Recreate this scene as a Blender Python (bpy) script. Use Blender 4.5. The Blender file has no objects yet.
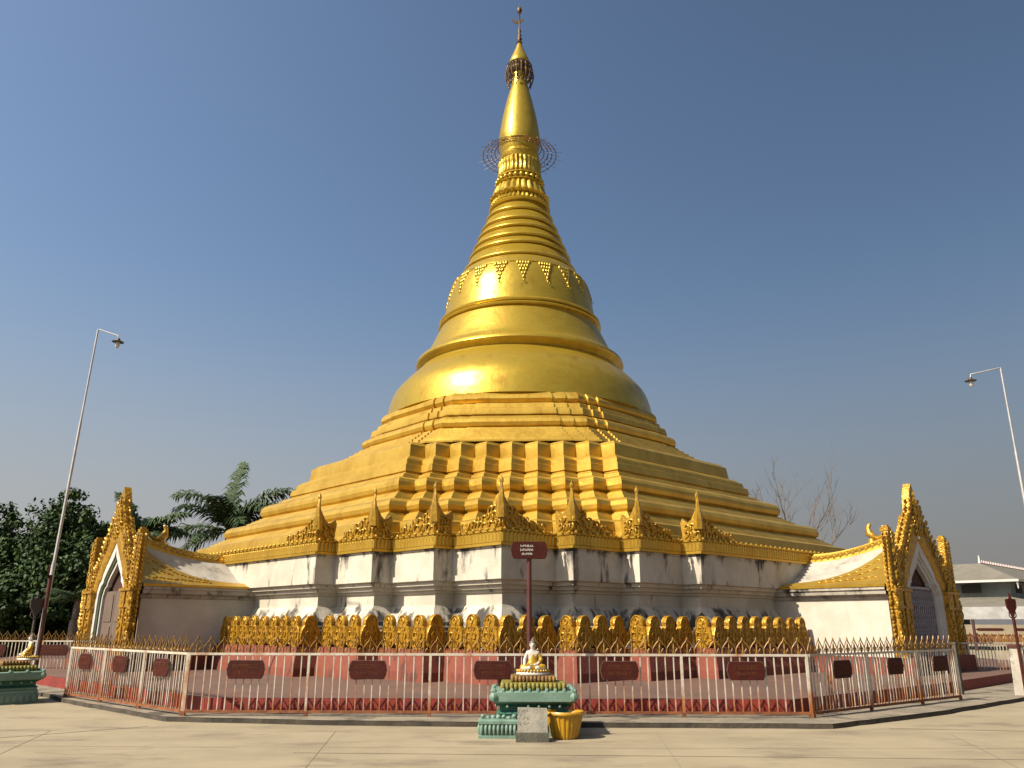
import bpy, bmesh, math, random
from mathutils import Vector, Matrix, noise
R = math.radians
PI = math.pi
random.seed(11)
SC = bpy.context.scene
COL = SC.collection

# ------------------------------------------------------------ camera, sky, sun, exposure
cd = bpy.data.cameras.new('camera'); cam = bpy.data.objects.new('camera', cd); COL.objects.link(cam)
cd.sensor_width = 36; cd.lens = 36 * 800.4 / 1024; cd.clip_end = 3000; cd.clip_start = .1
cam.matrix_world = Matrix.Translation((0, 0, 1.7)) @ Matrix.Rotation(PI / 2 + .2917, 4, 'X') @ Matrix.Rotation(.0024, 4, 'Z')
SC.camera = cam
SUN_EL, SUN_AZ = R(43), R(57)                       # azimuth: from the camera side (-Y) towards the left (-X)
sun_dir = Vector((-math.sin(SUN_AZ) * math.cos(SUN_EL), -math.cos(SUN_AZ) * math.cos(SUN_EL), math.sin(SUN_EL)))
world = bpy.data.worlds.new('World'); SC.world = world; world.use_nodes = True
wn = world.node_tree.nodes; wl = world.node_tree.links
sky = wn.new('ShaderNodeTexSky'); sky.sky_type = 'NISHITA'; sky.sun_disc = False
sky.sun_elevation = SUN_EL; sky.sun_rotation = math.atan2(sun_dir.x, sun_dir.y)
sky.altitude = 100; sky.air_density = 1.3; sky.dust_density = 3.5; sky.ozone_density = 4.0
bg = wn['Background']; bg.inputs['Strength'].default_value = .067
# dusty winter air: a mauve haze low over the horizon, the sky paler towards the sun's side
def wnode(t, **k):
    n = wn.new(t)
    for a, b in k.items(): setattr(n, a, b)
    return n
def wrange(src, a, b, c, d):
    r = wnode('ShaderNodeMapRange', interpolation_type='SMOOTHSTEP'); wl.new(src, r.inputs[0])
    for i, v in enumerate((a, b, c, d)): r.inputs[i + 1].default_value = v
    return r.outputs[0]
wtc = wnode('ShaderNodeTexCoord'); wsp = wnode('ShaderNodeSeparateXYZ'); wl.new(wtc.outputs['Generated'], wsp.inputs[0])
side = wrange(wsp.outputs[0], -.62, .62, 1.30, .72)
hz = wnode('ShaderNodeVectorMath', operation='SCALE'); hz.inputs[0].default_value = (2.95, 2.80, 2.75); wl.new(side, hz.inputs['Scale'])
dim = wnode('ShaderNodeVectorMath', operation='SCALE'); wl.new(sky.outputs[0], dim.inputs[0]); wl.new(wrange(wsp.outputs[0], -.62, .62, 1.22, .74), dim.inputs['Scale'])
wmx = wnode('ShaderNodeMix', data_type='RGBA'); wl.new(wrange(wsp.outputs[2], -.02, .42, .92, .0), wmx.inputs['Factor'])
wl.new(dim.outputs[0], wmx.inputs[6]); wl.new(hz.outputs[0], wmx.inputs[7]); wl.new(wmx.outputs[2], bg.inputs['Color'])
sl = bpy.data.lights.new('sun', 'SUN'); sun = bpy.data.objects.new('sun', sl); COL.objects.link(sun)
sl.energy = 5.0; sl.angle = R(.53); sl.color = (1, .9, .74)
sun.rotation_euler = sun_dir.to_track_quat('Z', 'Y').to_euler()
sun.location = (-30, -20, 40)
SC.view_settings.view_transform = 'Standard'; SC.view_settings.look = 'None'
SC.view_settings.exposure = .82; SC.view_settings.gamma = 1

# ------------------------------------------------------------ materials
def mat(name, c1, c2=None, scale=2.0, stretch=(1, 1, 1), rough=.6, metal=0.0, bump=0.0, bscale=25.0, bdetail=4,
        dirt=None, dirt_scale=2.0, dirt_stretch=(1, 1, .3), dirt_lo=.55, dirt_hi=.7, zband=None, spec=.5, mix=(.35, .65), voro=0.0, rvar=0.0, k=.605):
    c1 = tuple(x * k for x in c1); c2 = tuple(x * k for x in c2) if c2 else None; dirt = tuple(x * k for x in dirt) if dirt else None
    m = bpy.data.materials.new(name); m.use_nodes = True
    n = m.node_tree.nodes; l = m.node_tree.links; p = n['Principled BSDF']
    p.inputs['Roughness'].default_value = rough; p.inputs['Metallic'].default_value = metal
    p.inputs['Specular IOR Level'].default_value = spec
    geo = n.new('ShaderNodeNewGeometry')
    def nz(sc, st, det=6):
        mp = n.new('ShaderNodeMapping'); mp.inputs['Scale'].default_value = st
        l.new(geo.outputs['Position'], mp.inputs['Vector'])
        t = n.new('ShaderNodeTexNoise'); t.inputs['Scale'].default_value = sc; t.inputs['Detail'].default_value = det
        t.inputs['Roughness'].default_value = .62
        l.new(mp.outputs[0], t.inputs['Vector']); return t
    def rng(src, a, b, c=0, d=1):
        r = n.new('ShaderNodeMapRange'); r.inputs[1].default_value = a; r.inputs[2].default_value = b
        r.inputs[3].default_value = c; r.inputs[4].default_value = d; r.interpolation_type = 'SMOOTHSTEP'
        l.new(src, r.inputs[0]); return r.outputs[0]
    def mixc(fac, a, b):
        x = n.new('ShaderNodeMix'); x.data_type = 'RGBA'
        l.new(fac, x.inputs['Factor'])
        for s, i in ((a, 6), (b, 7)):
            if isinstance(s, tuple): x.inputs[i].default_value = (*s, 1)
            else: l.new(s, x.inputs[i])
        return x.outputs[2]
    col = None
    if c2 is None: c2 = tuple(x * .8 for x in c1)
    t = nz(scale, stretch)
    col = mixc(rng(t.outputs['Fac'], mix[0], mix[1]), c1, c2)
    if rvar:
        l.new(rng(t.outputs['Fac'], .3, .7, rough - rvar, rough + rvar), p.inputs['Roughness'])
    if dirt:
        t2 = nz(dirt_scale, dirt_stretch, 9)
        src = t2.outputs['Fac']
        if zband:                                   # [(z, bias)...] weathering that clings to ledges
            sep = n.new('ShaderNodeSeparateXYZ'); l.new(geo.outputs['Position'], sep.inputs[0])
            z0, z1 = zband[0][0], zband[-1][0]
            rr = n.new('ShaderNodeMapRange'); rr.inputs[1].default_value = z0; rr.inputs[2].default_value = z1
            l.new(sep.outputs[2], rr.inputs[0])
            cr = n.new('ShaderNodeValToRGB'); e = cr.color_ramp.elements
            while len(e) < len(zband): e.new(.5)
            for k, (zz, bb) in enumerate(zband):
                e[k].position = (zz - z0) / (z1 - z0); e[k].color = (bb, bb, bb, 1)
            l.new(rr.outputs[0], cr.inputs[0])
            ad = n.new('ShaderNodeMath'); ad.operation = 'ADD'; l.new(src, ad.inputs[0]); l.new(cr.outputs[0], ad.inputs[1])
            src = ad.outputs[0]
        col = mixc(rng(src, dirt_lo, dirt_hi), col, dirt)
    l.new(col, p.inputs['Base Color'])
    if bump or voro:
        b = n.new('ShaderNodeBump'); b.inputs['Strength'].default_value = 1.0; b.inputs['Distance'].default_value = bump or voro
        if voro:
            v = n.new('ShaderNodeTexVoronoi'); v.inputs['Scale'].default_value = bscale; v.feature = 'SMOOTH_F1'
            l.new(geo.outputs['Position'], v.inputs['Vector']); l.new(v.outputs['Distance'], b.inputs['Height'])
        else:
            t3 = nz(bscale, (1, 1, 1), bdetail); l.new(t3.outputs['Fac'], b.inputs['Height'])
        l.new(b.outputs[0], p.inputs['Normal'])
    return m

M = {}
M['gold_paint'] = mat('gold_paint', (.60, .385, .056), (.50, .30, .036), scale=1.3, stretch=(1, 1, .5), rough=.42, metal=.62, bump=.010, bscale=5, dirt=(.34, .17, .014), dirt_scale=1.3, dirt_stretch=(1.4, 1.4, .3), dirt_lo=.54, dirt_hi=.80, k=.84)
M['gold_leaf'] = mat('gold_leaf', (.64, .44, .050), (.54, .355, .036), scale=1.6, stretch=(1, 1, 2), rough=.34, metal=.62, bump=.01, bscale=3, bdetail=3, dirt=(.42, .22, .02), dirt_scale=1.4, dirt_stretch=(1, 1, .5), dirt_lo=.56, dirt_hi=.8, rvar=.07, k=.72)
M['gold_carved'] = mat('gold_carved', (.56, .315, .026), (.40, .20, .015), scale=6, rough=.42, metal=.45, voro=.02, bscale=16, k=.74)
M['gold_bright'] = mat('gold_bright', (.60, .36, .034), (.42, .22, .018), scale=7, rough=.34, metal=.4, bump=.012, bscale=22, k=.70)
M['gold_iron'] = mat('gold_iron', (.40, .21, .02), (.17, .075, .012), scale=9, rough=.5, metal=.15)
M['dark_iron'] = mat('dark_iron', (.10, .055, .03), (.22, .13, .04), scale=9, rough=.55, metal=.5)
M['lime'] = mat('lime_wash', (.66, .61, .50), (.54, .49, .39), scale=1.2, rough=.85, bump=.008, bscale=14,
    dirt=(.055, .048, .042), dirt_scale=1.7, dirt_stretch=(1.5, 1.5, .42), dirt_lo=.60, dirt_hi=.76,
    zband=[(1.0, .34), (1.70, .28), (1.85, .20), (2.10, .13), (2.2, .03), (2.5, .02), (2.84, .07), (3.2, .05), (3.5, .10), (3.7, .20)], k=.70)
M['porch_white'] = mat('porch_white', (.66, .61, .51), (.58, .53, .43), scale=1.5, rough=.85, bump=.006, bscale=12,
    dirt=(.30, .26, .2), dirt_scale=1.6, dirt_stretch=(1, 1, .25), dirt_lo=.62, dirt_hi=.9, k=.70)
M['mould'] = mat('mouldy_white', (.62, .57, .47), (.5, .45, .37), scale=2, rough=.9, bump=.012, bscale=16,
    dirt=(.045, .04, .035), dirt_scale=1.6, dirt_stretch=(1, 1, .8), dirt_lo=.50, dirt_hi=.66)
M['roof_white'] = mat('weathered_roof', (.60, .55, .46), (.46, .42, .35), scale=1.2, rough=.9, bump=.012, bscale=11,
    dirt=(.12, .105, .09), dirt_scale=1.1, dirt_stretch=(1, 1, 1), dirt_lo=.52, dirt_hi=.75)
M['pink'] = mat('pink_plaster', (.27, .064, .032), (.21, .046, .024), scale=1.6, rough=.85, bump=.008, bscale=12,
    dirt=(.085, .026, .018), dirt_scale=2.2, dirt_stretch=(1, 1, .4), dirt_lo=.54, dirt_hi=.70)
M['red_floor'] = mat('red_floor', (.20, .105, .072), (.15, .085, .062), scale=.8, rough=.8, bump=.004, dirt=(.16, .07, .05), dirt_scale=.9, dirt_stretch=(1, 1, 1), dirt_lo=.5, dirt_hi=.75)
M['red_step'] = mat('red_step', (.36, .036, .018), (.22, .022, .013), scale=2.5, rough=.7, bump=.006)
M['concrete'] = mat('courtyard_concrete', (.45, .37, .235), (.375, .305, .19), scale=.5, stretch=(1, 1.3, 1), rough=.85, bump=.006, bscale=30,
    dirt=(.25, .20, .13), dirt_scale=.8, dirt_stretch=(.8, 1.5, 1), dirt_lo=.50, dirt_hi=.72, mix=(.36, .64))
M['kerb'] = mat('kerb_concrete', (.36, .30, .21), (.25, .21, .15), scale=1.2, rough=.9, bump=.012, bscale=14, dirt=(.09, .075, .055), dirt_scale=1.3, dirt_stretch=(1, 1, 1), dirt_lo=.5, dirt_hi=.68)
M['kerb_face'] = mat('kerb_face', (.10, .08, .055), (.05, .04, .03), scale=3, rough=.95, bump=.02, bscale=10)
M['joint'] = mat('joint', (.27, .22, .14), (.34, .275, .17), scale=2, rough=.95)
M['fence_white'] = mat('fence_white', (.74, .69, .58), (.62, .52, .38), scale=6, rough=.55, dirt=(.42, .14, .03), dirt_scale=3.2, dirt_stretch=(1, 1, .5), dirt_lo=.56, dirt_hi=.80,
    zband=[(.05, .36), (.3, .20), (.6, .12), (.9, .07), (1.2, .05)])
M['rust'] = mat('rusty_rail', (.36, .12, .03), (.2, .06, .02), scale=5, rough=.8)
M['sign_red'] = mat('sign_maroon', (.085, .012, .006), (.055, .008, .004), scale=5, rough=.7, spec=.2)
M['sign_edge'] = mat('sign_edge', (.20, .12, .09), (.12, .06, .045), scale=6, rough=.5)
M['letter_dim'] = mat('letter_dim', (.15, .045, .018), (.10, .028, .012), scale=8, rough=.7, spec=.2)
M['letter_white'] = mat('letter_white', (.78, .74, .68), (.7, .62, .56), scale=8, rough=.6)
M['maroon_post'] = mat('maroon_post', (.115, .020, .013), (.075, .013, .009), scale=4, rough=.5)
M['jade'] = mat('jade_paint', (.235, .37, .285), (.18, .30, .225), scale=4, rough=.6, bump=.006, bscale=30, dirt=(.10, .17, .13), dirt_scale=4, dirt_stretch=(1, 1, .6), dirt_lo=.56, dirt_hi=.74)
M['jade_dark'] = mat('jade_dark', (.03, .15, .10), (.022, .10, .07), scale=4, rough=.6)
M['moss_gold'] = mat('moss_gold', (.36, .30, .035), (.22, .20, .03), scale=9, rough=.55, bump=.02, bscale=30)
M['old_gold'] = mat('old_gold', (.36, .20, .04), (.22, .11, .03), scale=8, rough=.6, bump=.02, bscale=26)
M['marble'] = mat('marble_white', (.80, .75, .64), (.72, .66, .55), scale=4, rough=.45)
M['robe_gold'] = mat('robe_gold', (.72, .44, .04), (.60, .34, .03), scale=6, rough=.35, metal=.3)
M['hair_black'] = mat('hair', (.22, .18, .13), (.15, .12, .09), scale=12, rough=.6)
M['yellow'] = mat('yellow_plastic', (.66, .36, .015), (.55, .28, .012), scale=5, rough=.4, dirt=(.3, .15, .02), dirt_scale=4, dirt_stretch=(1, 1, .5), dirt_lo=.58, dirt_hi=.75)
M['stone'] = mat('grey_stone', (.42, .385, .31), (.30, .28, .225), scale=5, rough=.85, bump=.01, bscale=25)
M['stone_dark'] = mat('stone_dark', (.16, .15, .11), (.10, .10, .075), scale=4, rough=.9, bump=.015, bscale=20)
M['ink'] = mat('ink', (.20, .195, .17), (.28, .27, .23), scale=8, rough=.8)
M['soil'] = mat('soil', (.05, .038, .028), (.03, .024, .018), scale=9, rough=1, bump=.03)
M['galv'] = mat('galvanised', (.62, .61, .6), (.5, .48, .46), scale=4, rough=.5, metal=.3)
M['lamp_dark'] = mat('lamp_dark', (.06, .045, .035), (.09, .06, .04), scale=6, rough=.5)
M['lamp_glass'] = mat('lamp_glass', (.75, .72, .66), (.7, .66, .6), scale=4, rough=.25)
M['maroon_in'] = mat('maroon_inside', (.085, .022, .016), (.05, .015, .012), scale=3, rough=.8)
M['lilac'] = mat('lilac_gate', (.44, .41, .45), (.34, .31, .35), scale=5, rough=.55)
M['door_wood'] = mat('door_wood', (.20, .14, .10), (.15, .10, .075), scale=2, stretch=(6, 6, .6), rough=.7)
M['green_trim'] = mat('green_trim', (.10, .15, .06), (.07, .11, .045), scale=4, rough=.6)
M['roof_sheet'] = mat('roof_sheet', (.25, .225, .175), (.20, .18, .14), scale=1, rough=.7, bump=.0)
M['wall_blue'] = mat('wall_bluegrey', (.33, .37, .38), (.26, .30, .31), scale=.8, rough=.85, dirt=(.5, .5, .48), dirt_scale=.6, dirt_lo=.55, dirt_hi=.8)
M['white_trim'] = mat('white_trim', (.76, .73, .68), (.68, .65, .6), scale=2, rough=.6)
M['pink_white'] = mat('crest_white', (.80, .66, .60), (.72, .56, .5), scale=3, rough=.7)
M['tarp'] = mat('tarp', (.50, .49, .47), (.38, .37, .36), scale=1.1, rough=.7)
M['dark_in'] = mat('dark_interior', (.035, .03, .028), (.05, .04, .035), scale=1, rough=.9)
M['cream_wall'] = mat('cream_wall', (.56, .47, .34), (.48, .4, .29), scale=1, rough=.85)
M['brick'] = mat('brick_lattice', (.42, .20, .09), (.32, .14, .06), scale=4, rough=.85)
def leafmat(name, a, b, c):
    m = mat(name, a, b, scale=.9, rough=.6, dirt=c, dirt_scale=2.5, dirt_stretch=(1, 1, 1), dirt_lo=.55, dirt_hi=.66, spec=.25)
    return m
M['leaf'] = leafmat('leaf', (.040, .088, .014), (.022, .050, .010), (.10, .16, .024))
M['leaf2'] = leafmat('leaf_pale', (.042, .062, .018), (.025, .04, .012), (.075, .09, .028))
M['palm_leaf'] = leafmat('palm_leaf', (.075, .125, .045), (.045, .08, .028), (.13, .17, .08))
M['bark'] = mat('bark', (.13, .10, .075), (.08, .06, .045), scale=3, rough=.9, bump=.02)
M['bark_pale'] = mat('bark_pale', (.20, .155, .125), (.14, .105, .085), scale=3, rough=.9)

# ------------------------------------------------------------ mesh helper
class MB:
    def __init__(s): s.v = []; s.f = []; s.X = None
    def add(s, vs, fs):
        o = len(s.v)
        s.v += [tuple(s.X(*p)) if s.X else tuple(p) for p in vs]
        s.f += [[i + o for i in f] for f in fs]; return s
    def box(s, c, d, rz=0.0, taper=1.0):
        cx, cy, cz = c; x, y, z = d[0] / 2, d[1] / 2, d[2] / 2; C, S = math.cos(rz), math.sin(rz); vs = []
        for zz, t in ((-z, 1), (z, taper)):
            for a, b in ((-x, -y), (x, -y), (x, y), (-x, y)):
                a *= t; b *= t; vs.append((cx + C * a - S * b, cy + S * a + C * b, cz + zz))
        return s.add(vs, [[3, 2, 1, 0], [4, 5, 6, 7], [0, 1, 5, 4], [1, 2, 6, 5], [2, 3, 7, 6], [3, 0, 4, 7]])
    def rings(s, rs, closed=True, cap0=False, cap1=False):
        n = len(rs[0]); vs = [p for r in rs for p in r]; fs = []
        for i in range(len(rs) - 1):
            for j in range(n if closed else n - 1):
                k = (j + 1) % n
                fs.append([i * n + j, i * n + k, (i + 1) * n + k, (i + 1) * n + j])
        if cap0: fs.append(list(range(n))[::-1])
        if cap1: fs.append([(len(rs) - 1) * n + j for j in range(n)])
        return s.add(vs, fs)
    def tube(s, pts, rad, n=6, cap=True, flat=1.0):
        pts = [Vector(p) for p in pts]
        if not hasattr(rad, '__len__'): rad = [rad] * len(pts)
        rs = []; up = None
        for i, p in enumerate(pts):
            d = (pts[min(i + 1, len(pts) - 1)] - pts[max(i - 1, 0)])
            d = d.normalized() if d.length > 1e-9 else Vector((0, 0, 1))
            if up is None: up = Vector((0, 0, 1)) if abs(d.z) < .9 else Vector((0, 1, 0))
            a = d.cross(up)
            if a.length < 1e-6: a = d.orthogonal()
            a.normalize(); b = a.cross(d).normalized(); up = b
            rs.append([tuple(p + (a * math.cos(2 * PI * k / n) * flat + b * math.sin(2 * PI * k / n)) * rad[i]) for k in range(n)])
        return s.rings(rs, True, cap, cap)
    def lathe(s, prof, n=48, c=(0, 0, 0), mod=None, sx=1, sy=1, cap0=False, cap1=False):
        rs = []
        for r, z in prof:
            ring = []
            for k in range(n):
                t = 2 * PI * k / n; rr = r * (mod(t, z) if mod else 1)
                ring.append((c[0] + rr * math.cos(t) * sx, c[1] + rr * math.sin(t) * sy, c[2] + z))
            rs.append(ring)
        return s.rings(rs, True, cap0, cap1)
    def ball(s, c, r, n=6, m=4, sz=1.0, sx=1.0, sy=1.0):
        prof = [(max(1e-4, r * math.sin(PI * i / m)), -r * math.cos(PI * i / m) * sz) for i in range(m + 1)]
        return s.lathe(prof, n, c, sx=sx, sy=sy)
    def prism(s, poly, fr, th):
        """poly of (u, w) extruded th along the frame's depth; fr(u, w, depth) -> point"""
        n = len(poly)
        vs = [fr(u, w, 0) for u, w in poly] + [fr(u, w, th) for u, w in poly]
        return s.add(vs, [list(range(n)), list(range(n, 2 * n))[::-1]] + [[i, n + i, n + (i + 1) % n, (i + 1) % n] for i in range(n)])
    def build(s, name, m, parent=None, smooth=None, loc=None):
        me = bpy.data.meshes.new(name); me.from_pydata(s.v, [], s.f); me.update()
        bm = bmesh.new(); bm.from_mesh(me); bmesh.ops.recalc_face_normals(bm, faces=bm.faces); bm.to_mesh(me); bm.free()
        if smooth is not None:
            for p in me.polygons: p.use_smooth = True
            if smooth < 180: me.set_sharp_from_angle(angle=R(smooth))
        o = bpy.data.objects.new(name, me); COL.objects.link(o); me.materials.append(m)
        if parent: o.parent = parent
        if loc: o.location = loc
        return o

def tag(o, label=None, cat=None, group=None, kind=None):
    if label: o['label'] = label
    if cat: o['category'] = cat
    if group: o['group'] = group
    if kind: o['kind'] = kind
    return o
def thing(name, label, cat, loc=(0, 0, 0), rz=0, group=None):
    o = bpy.data.objects.new(name, None); COL.objects.link(o); o.location = loc; o.rotation_euler = (0, 0, rz)
    o.empty_display_size = .2
    return tag(o, label, cat, group)
def copy_tree(o, parent=None):
    c = o.copy(); COL.objects.link(c); c.parent = parent
    for ch in list(o.children): copy_tree(ch, c)
    return c
def scroll(mb, p, up, side, nrm, size, turns=1.2, flip=1, n=5, r0=.2):
    """a carved flame-scroll: a stem that rises along `up` and curls towards `side`, standing proud along nrm"""
    p = Vector(p); up = Vector(up); side = Vector(side) * flip; nrm = Vector(nrm)
    pts = []; rad = []
    N = 7
    for i in range(N):
        t = i / (N - 1); a = t * turns * PI; rr = size * .42 * (1 - .62 * t)
        c = p + up * size * .55
        q = c - up * (math.cos(a) * rr + size * .12) + side * (math.sin(a) * rr) + nrm * (size * .10 * math.sin(PI * t))
        pts.append(q); rad.append(size * r0 * (1 - .75 * t) * (.5 + .5 * min(1, t * 4)))
    mb.tube(pts, rad, n)
def letters(mb, fr, w, h, rows, seed, depth=.004, fill=.75, bar=True):
    """rows of small script-like strokes on the plane fr(u, w, d)"""
    rd = random.Random(seed)
    def st(u0, w0, u1, w1, t):
        du, dw = u1 - u0, w1 - w0; L = math.hypot(du, dw) or 1; px, pw = -dw / L * t, du / L * t
        mb.prism([(u0 + px, w0 + pw), (u0 - px, w0 - pw), (u1 - px, w1 - pw), (u1 + px, w1 + pw)], fr, depth)
    rh = h / len(rows)
    for i, frac in enumerate(rows):
        zc = h / 2 - rh * (i + .5); ch = rh * fill; W = w * frac; cw = ch * .8; u = -W / 2; t = ch * .09
        while u < W / 2 - cw * .5:
            k = rd.random(); a, b = u, u + cw * .78; z0, z1 = zc - ch / 2, zc + ch / 2
            st(a + (b - a) * (.8 if k < .6 else .1), z0, a + (b - a) * (.8 if k < .6 else .1), z1, t)
            m = zc + ch * rd.uniform(-.2, .2)
            if k < .75: st(a, m, b, m + ch * rd.uniform(-.2, .2), t)
            if k > .3: st(a, z1 - ch * .1, (a + b) / 2, m, t)
            if k > .5: st((a + b) / 2, m, b, z0 + t, t)
            if k < .4: st(a, z0 + ch * .15, b * .6 + a * .4, m, t)
            u += cw
        if bar and i == 0: st(-W / 2, zc + ch / 2, W / 2, zc + ch / 2, t)

# ------------------------------------------------------------ monument frame
MX, MY, YAW = .362, 36.45, -.041
def W2(x, y):                                          # monument local -> world
    c, s = math.cos(YAW), math.sin(YAW); return MX + c * x - s * y, MY + s * x + c * y
def L2(a, b): return ((b - a) / 2 ** .5, -(a + b) / 2 ** .5)

# ------------------------------------------------------------ ground
g = MB(); g.add([(-900, -60, 0), (900, -60, 0), (900, 1500, 0), (-900, 1500, 0)], [[0, 1, 2, 3]])
tag(g.build('courtyard_ground', M['concrete']), kind='structure')
jb = MB()
def seam(pts, w, z=.004):
    for (x0, y0), (x1, y1) in zip(pts, pts[1:]):
        d = Vector((x1 - x0, y1 - y0)); n_ = Vector((-d.y, d.x)).normalized() * w / 2
        jb.add([(x0 + n_.x, y0 + n_.y, z), (x0 - n_.x, y0 - n_.y, z), (x1 - n_.x, y1 - n_.y, z), (x1 + n_.x, y1 + n_.y, z)], [[0, 1, 2, 3]])
seam([(-9.5, 12.8), (-7.9, 13.42), (-6.25, 14.9)], .035)
seam([(6.5, 14.9), (14, 13.6), (22, 12.4)], .035)
seam([(-24, 11.9), (-9.5, 12.8)], .03)
seam([(-3, 12.0), (3, 11.75), (12, 11.3)], .025)
rdj = random.Random(12)
for y in (10.2, 12.6, 14.3): seam([(-26, y + .2), (-10, y), (2, y - .12), (26, y + .3)], .012, .003)
for x in (-7.6, -2.9, 2.4, 7.2, 11.8): seam([(x * .7, 6), (x, 14.3)], .012, .0035)
for k in range(7):
    x, y = rdj.uniform(-9, 9), rdj.uniform(11, 14.2); pts = [(x, y)]
    for _ in range(7): x += rdj.uniform(.1, .4); y += rdj.uniform(-.14, .14); pts.append((x, y))
    seam(pts, .01, .0045)
tag(jb.build('ground_joint', M['joint']), kind='structure')

KERB = [(-10.9, 20.3), (-10.0, 19.15), (-6.25, 15.62), (-3, 15.1), (0, 14.92), (5.5, 14.78), (8.5, 17.0), (12.3, 20.35), (17.5, 25.6), (22, 31), (22, 43), (8, 60), (-8, 60), (-24, 43), (-22, 31), (-16.8, 25.8)]
kb = MB(); rd = random.Random(4)
fine = []
for i, p in enumerate(KERB):
    q = KERB[(i + 1) % len(KERB)]; L = math.dist(p, q); k = max(1, int(L / .35)) if i < 8 else 1
    for j in range(k):
        t = j / k; fine.append((p[0] + (q[0] - p[0]) * t + (rd.uniform(-.02, .02) if j else 0), p[1] + (q[1] - p[1]) * t + (rd.uniform(-.025, .025) if j else 0)))
kb.add([(x, y, .085) for x, y in fine], [list(range(len(fine)))])
tag(kb.build('kerb', M['kerb']), kind='structure')
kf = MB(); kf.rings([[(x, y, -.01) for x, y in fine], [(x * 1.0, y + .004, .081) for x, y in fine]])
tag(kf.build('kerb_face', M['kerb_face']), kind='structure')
PLAT = [(-10.75, 21.2), (-5.85, 16.42), (5.35, 16.36), (10.55, 20.9), (20.5, 31), (20.5, 43), (8, 57), (-8, 57), (-22, 43), (-20.5, 31)]
pf = MB(); pf.add([(x, y, .34) for x, y in PLAT], [list(range(len(PLAT)))])
tag(pf.build('platform_floor', M['red_floor']), kind='structure')
pr = MB(); pr.rings([[(x, y, .07) for x, y in PLAT], [(x, y, .337) for x, y in PLAT]])
tag(pr.build('platform_step', M['red_step']), kind='structure')

# ------------------------------------------------------------ the stupa
stupa = thing('stupa', 'tall golden bell-shaped stupa on a stained white redented base, behind the fence', 'stupa', (MX, MY, .34), YAW)
ROOTZ = .34
def up(p): return (p[0], p[1], p[2] - ROOTZ)
def plan(C, d, e, n, t=0.0):
    """redented square: n steps of d (depth) and e (face) at each corner, pushed outwards by t; list of local xy"""
    D = C + n * d; q = []
    A = [C + (n - k) * d if k <= n else C - (k - n) * e for k in range(2 * n + 1)]
    B = A[::-1]
    for k in range(2 * n + 1):
        q.append((A[k] + t, B[k] + t))
        if k < 2 * n: q.append((A[k + 1] + t, B[k] + t))
    out = []
    for r in range(4):
        for a, b in q:
            for _ in range(r): a, b = -b, a
            out.append(L2(a, b))
    return out
BC, BD_, BE = 10.92, .66, 2.0
BIGD = BC + 3 * BD_
def base(prof, name, m, cap1=False, smooth=None):
    mb = MB(); rs = [[(x, y, z - ROOTZ) for x, y in plan(BC, BD_, BE, 3, t)] for t, z in prof]
    mb.rings(rs, True, False, cap1); return mb.build(name, m, stupa, smooth)
base([(1.02, .2), (.97, .55), (.80, 1.06), (.80, 1.09), (-.6, 1.10)], 'plinth', M['pink'])
base([(.16, 1.10), (.16, 1.50), (.06, 1.54), (.04, 1.62), (-.08, 1.66), (-.10, 1.76), (-.15, 1.80), (-.36, 2.14), (-.38, 2.18), (-.42, 2.19), (-.42, 2.50), (-.36, 2.52), (-.36, 2.58), (-.27, 2.60), (-.26, 2.69), (-.16, 2.71), (-.15, 2.80), (-.05, 2.83), (-.05, 3.62), (-.02, 3.63), (-.02, 3.672), (-.5, 3.675)],
     'base_wall', M['lime'])
base([(-.03, 3.674), (.035, 3.678), (.035, 3.75), (.0, 3.76), (.0, 4.03), (.04, 4.04), (.04, 4.09), (-.04, 4.10), (-2.2, 4.13)], 'cornice', M['gold_paint'])
# reeded gold band with bead tips
rb = MB(); bd = MB()
P0 = plan(BC, BD_, BE, 3, .0)
for i in range(len(P0)):
    p = Vector(P0[i]); q = Vector(P0[(i + 1) % len(P0)]); L = (q - p).length; d = (q - p) / L; nn = Vector((d.y, -d.x))
    if nn.dot((p + q) / 2) < 0 : nn = -nn
    if L > 5 and (p + q).length / 2 > 40: continue
    if (p.y + q.y) / 2 > 6: continue
    k = max(2, round(L / .145)); w = L / k
    for j in range(k):
        c = p + d * (j + .5) * w
        vs = []
        for z, sc, pr_ in ((3.765, 1, .03), (3.98, 1, .035), (4.028, .55, .05)):
            for u, o in ((-.48, 0), (-.25, 1), (.25, 1), (.48, 0)):
                pt = c + d * u * w * sc + nn * (pr_ * o + .002); vs.append((pt.x, pt.y, z - ROOTZ))
        rb.add(vs, [[r * 4 + x, r * 4 + x + 1, r * 4 + x + 5, r * 4 + x + 4] for r in (0, 1) for x in range(3)])
        if j % 2 == 0:
            pt = c + nn * .06; rb.ball((pt.x, pt.y, 4.10 - ROOTZ), .042, 6, 4, 1.2)
rb.build('reeded_band', M['gold_paint'], stupa)

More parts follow.
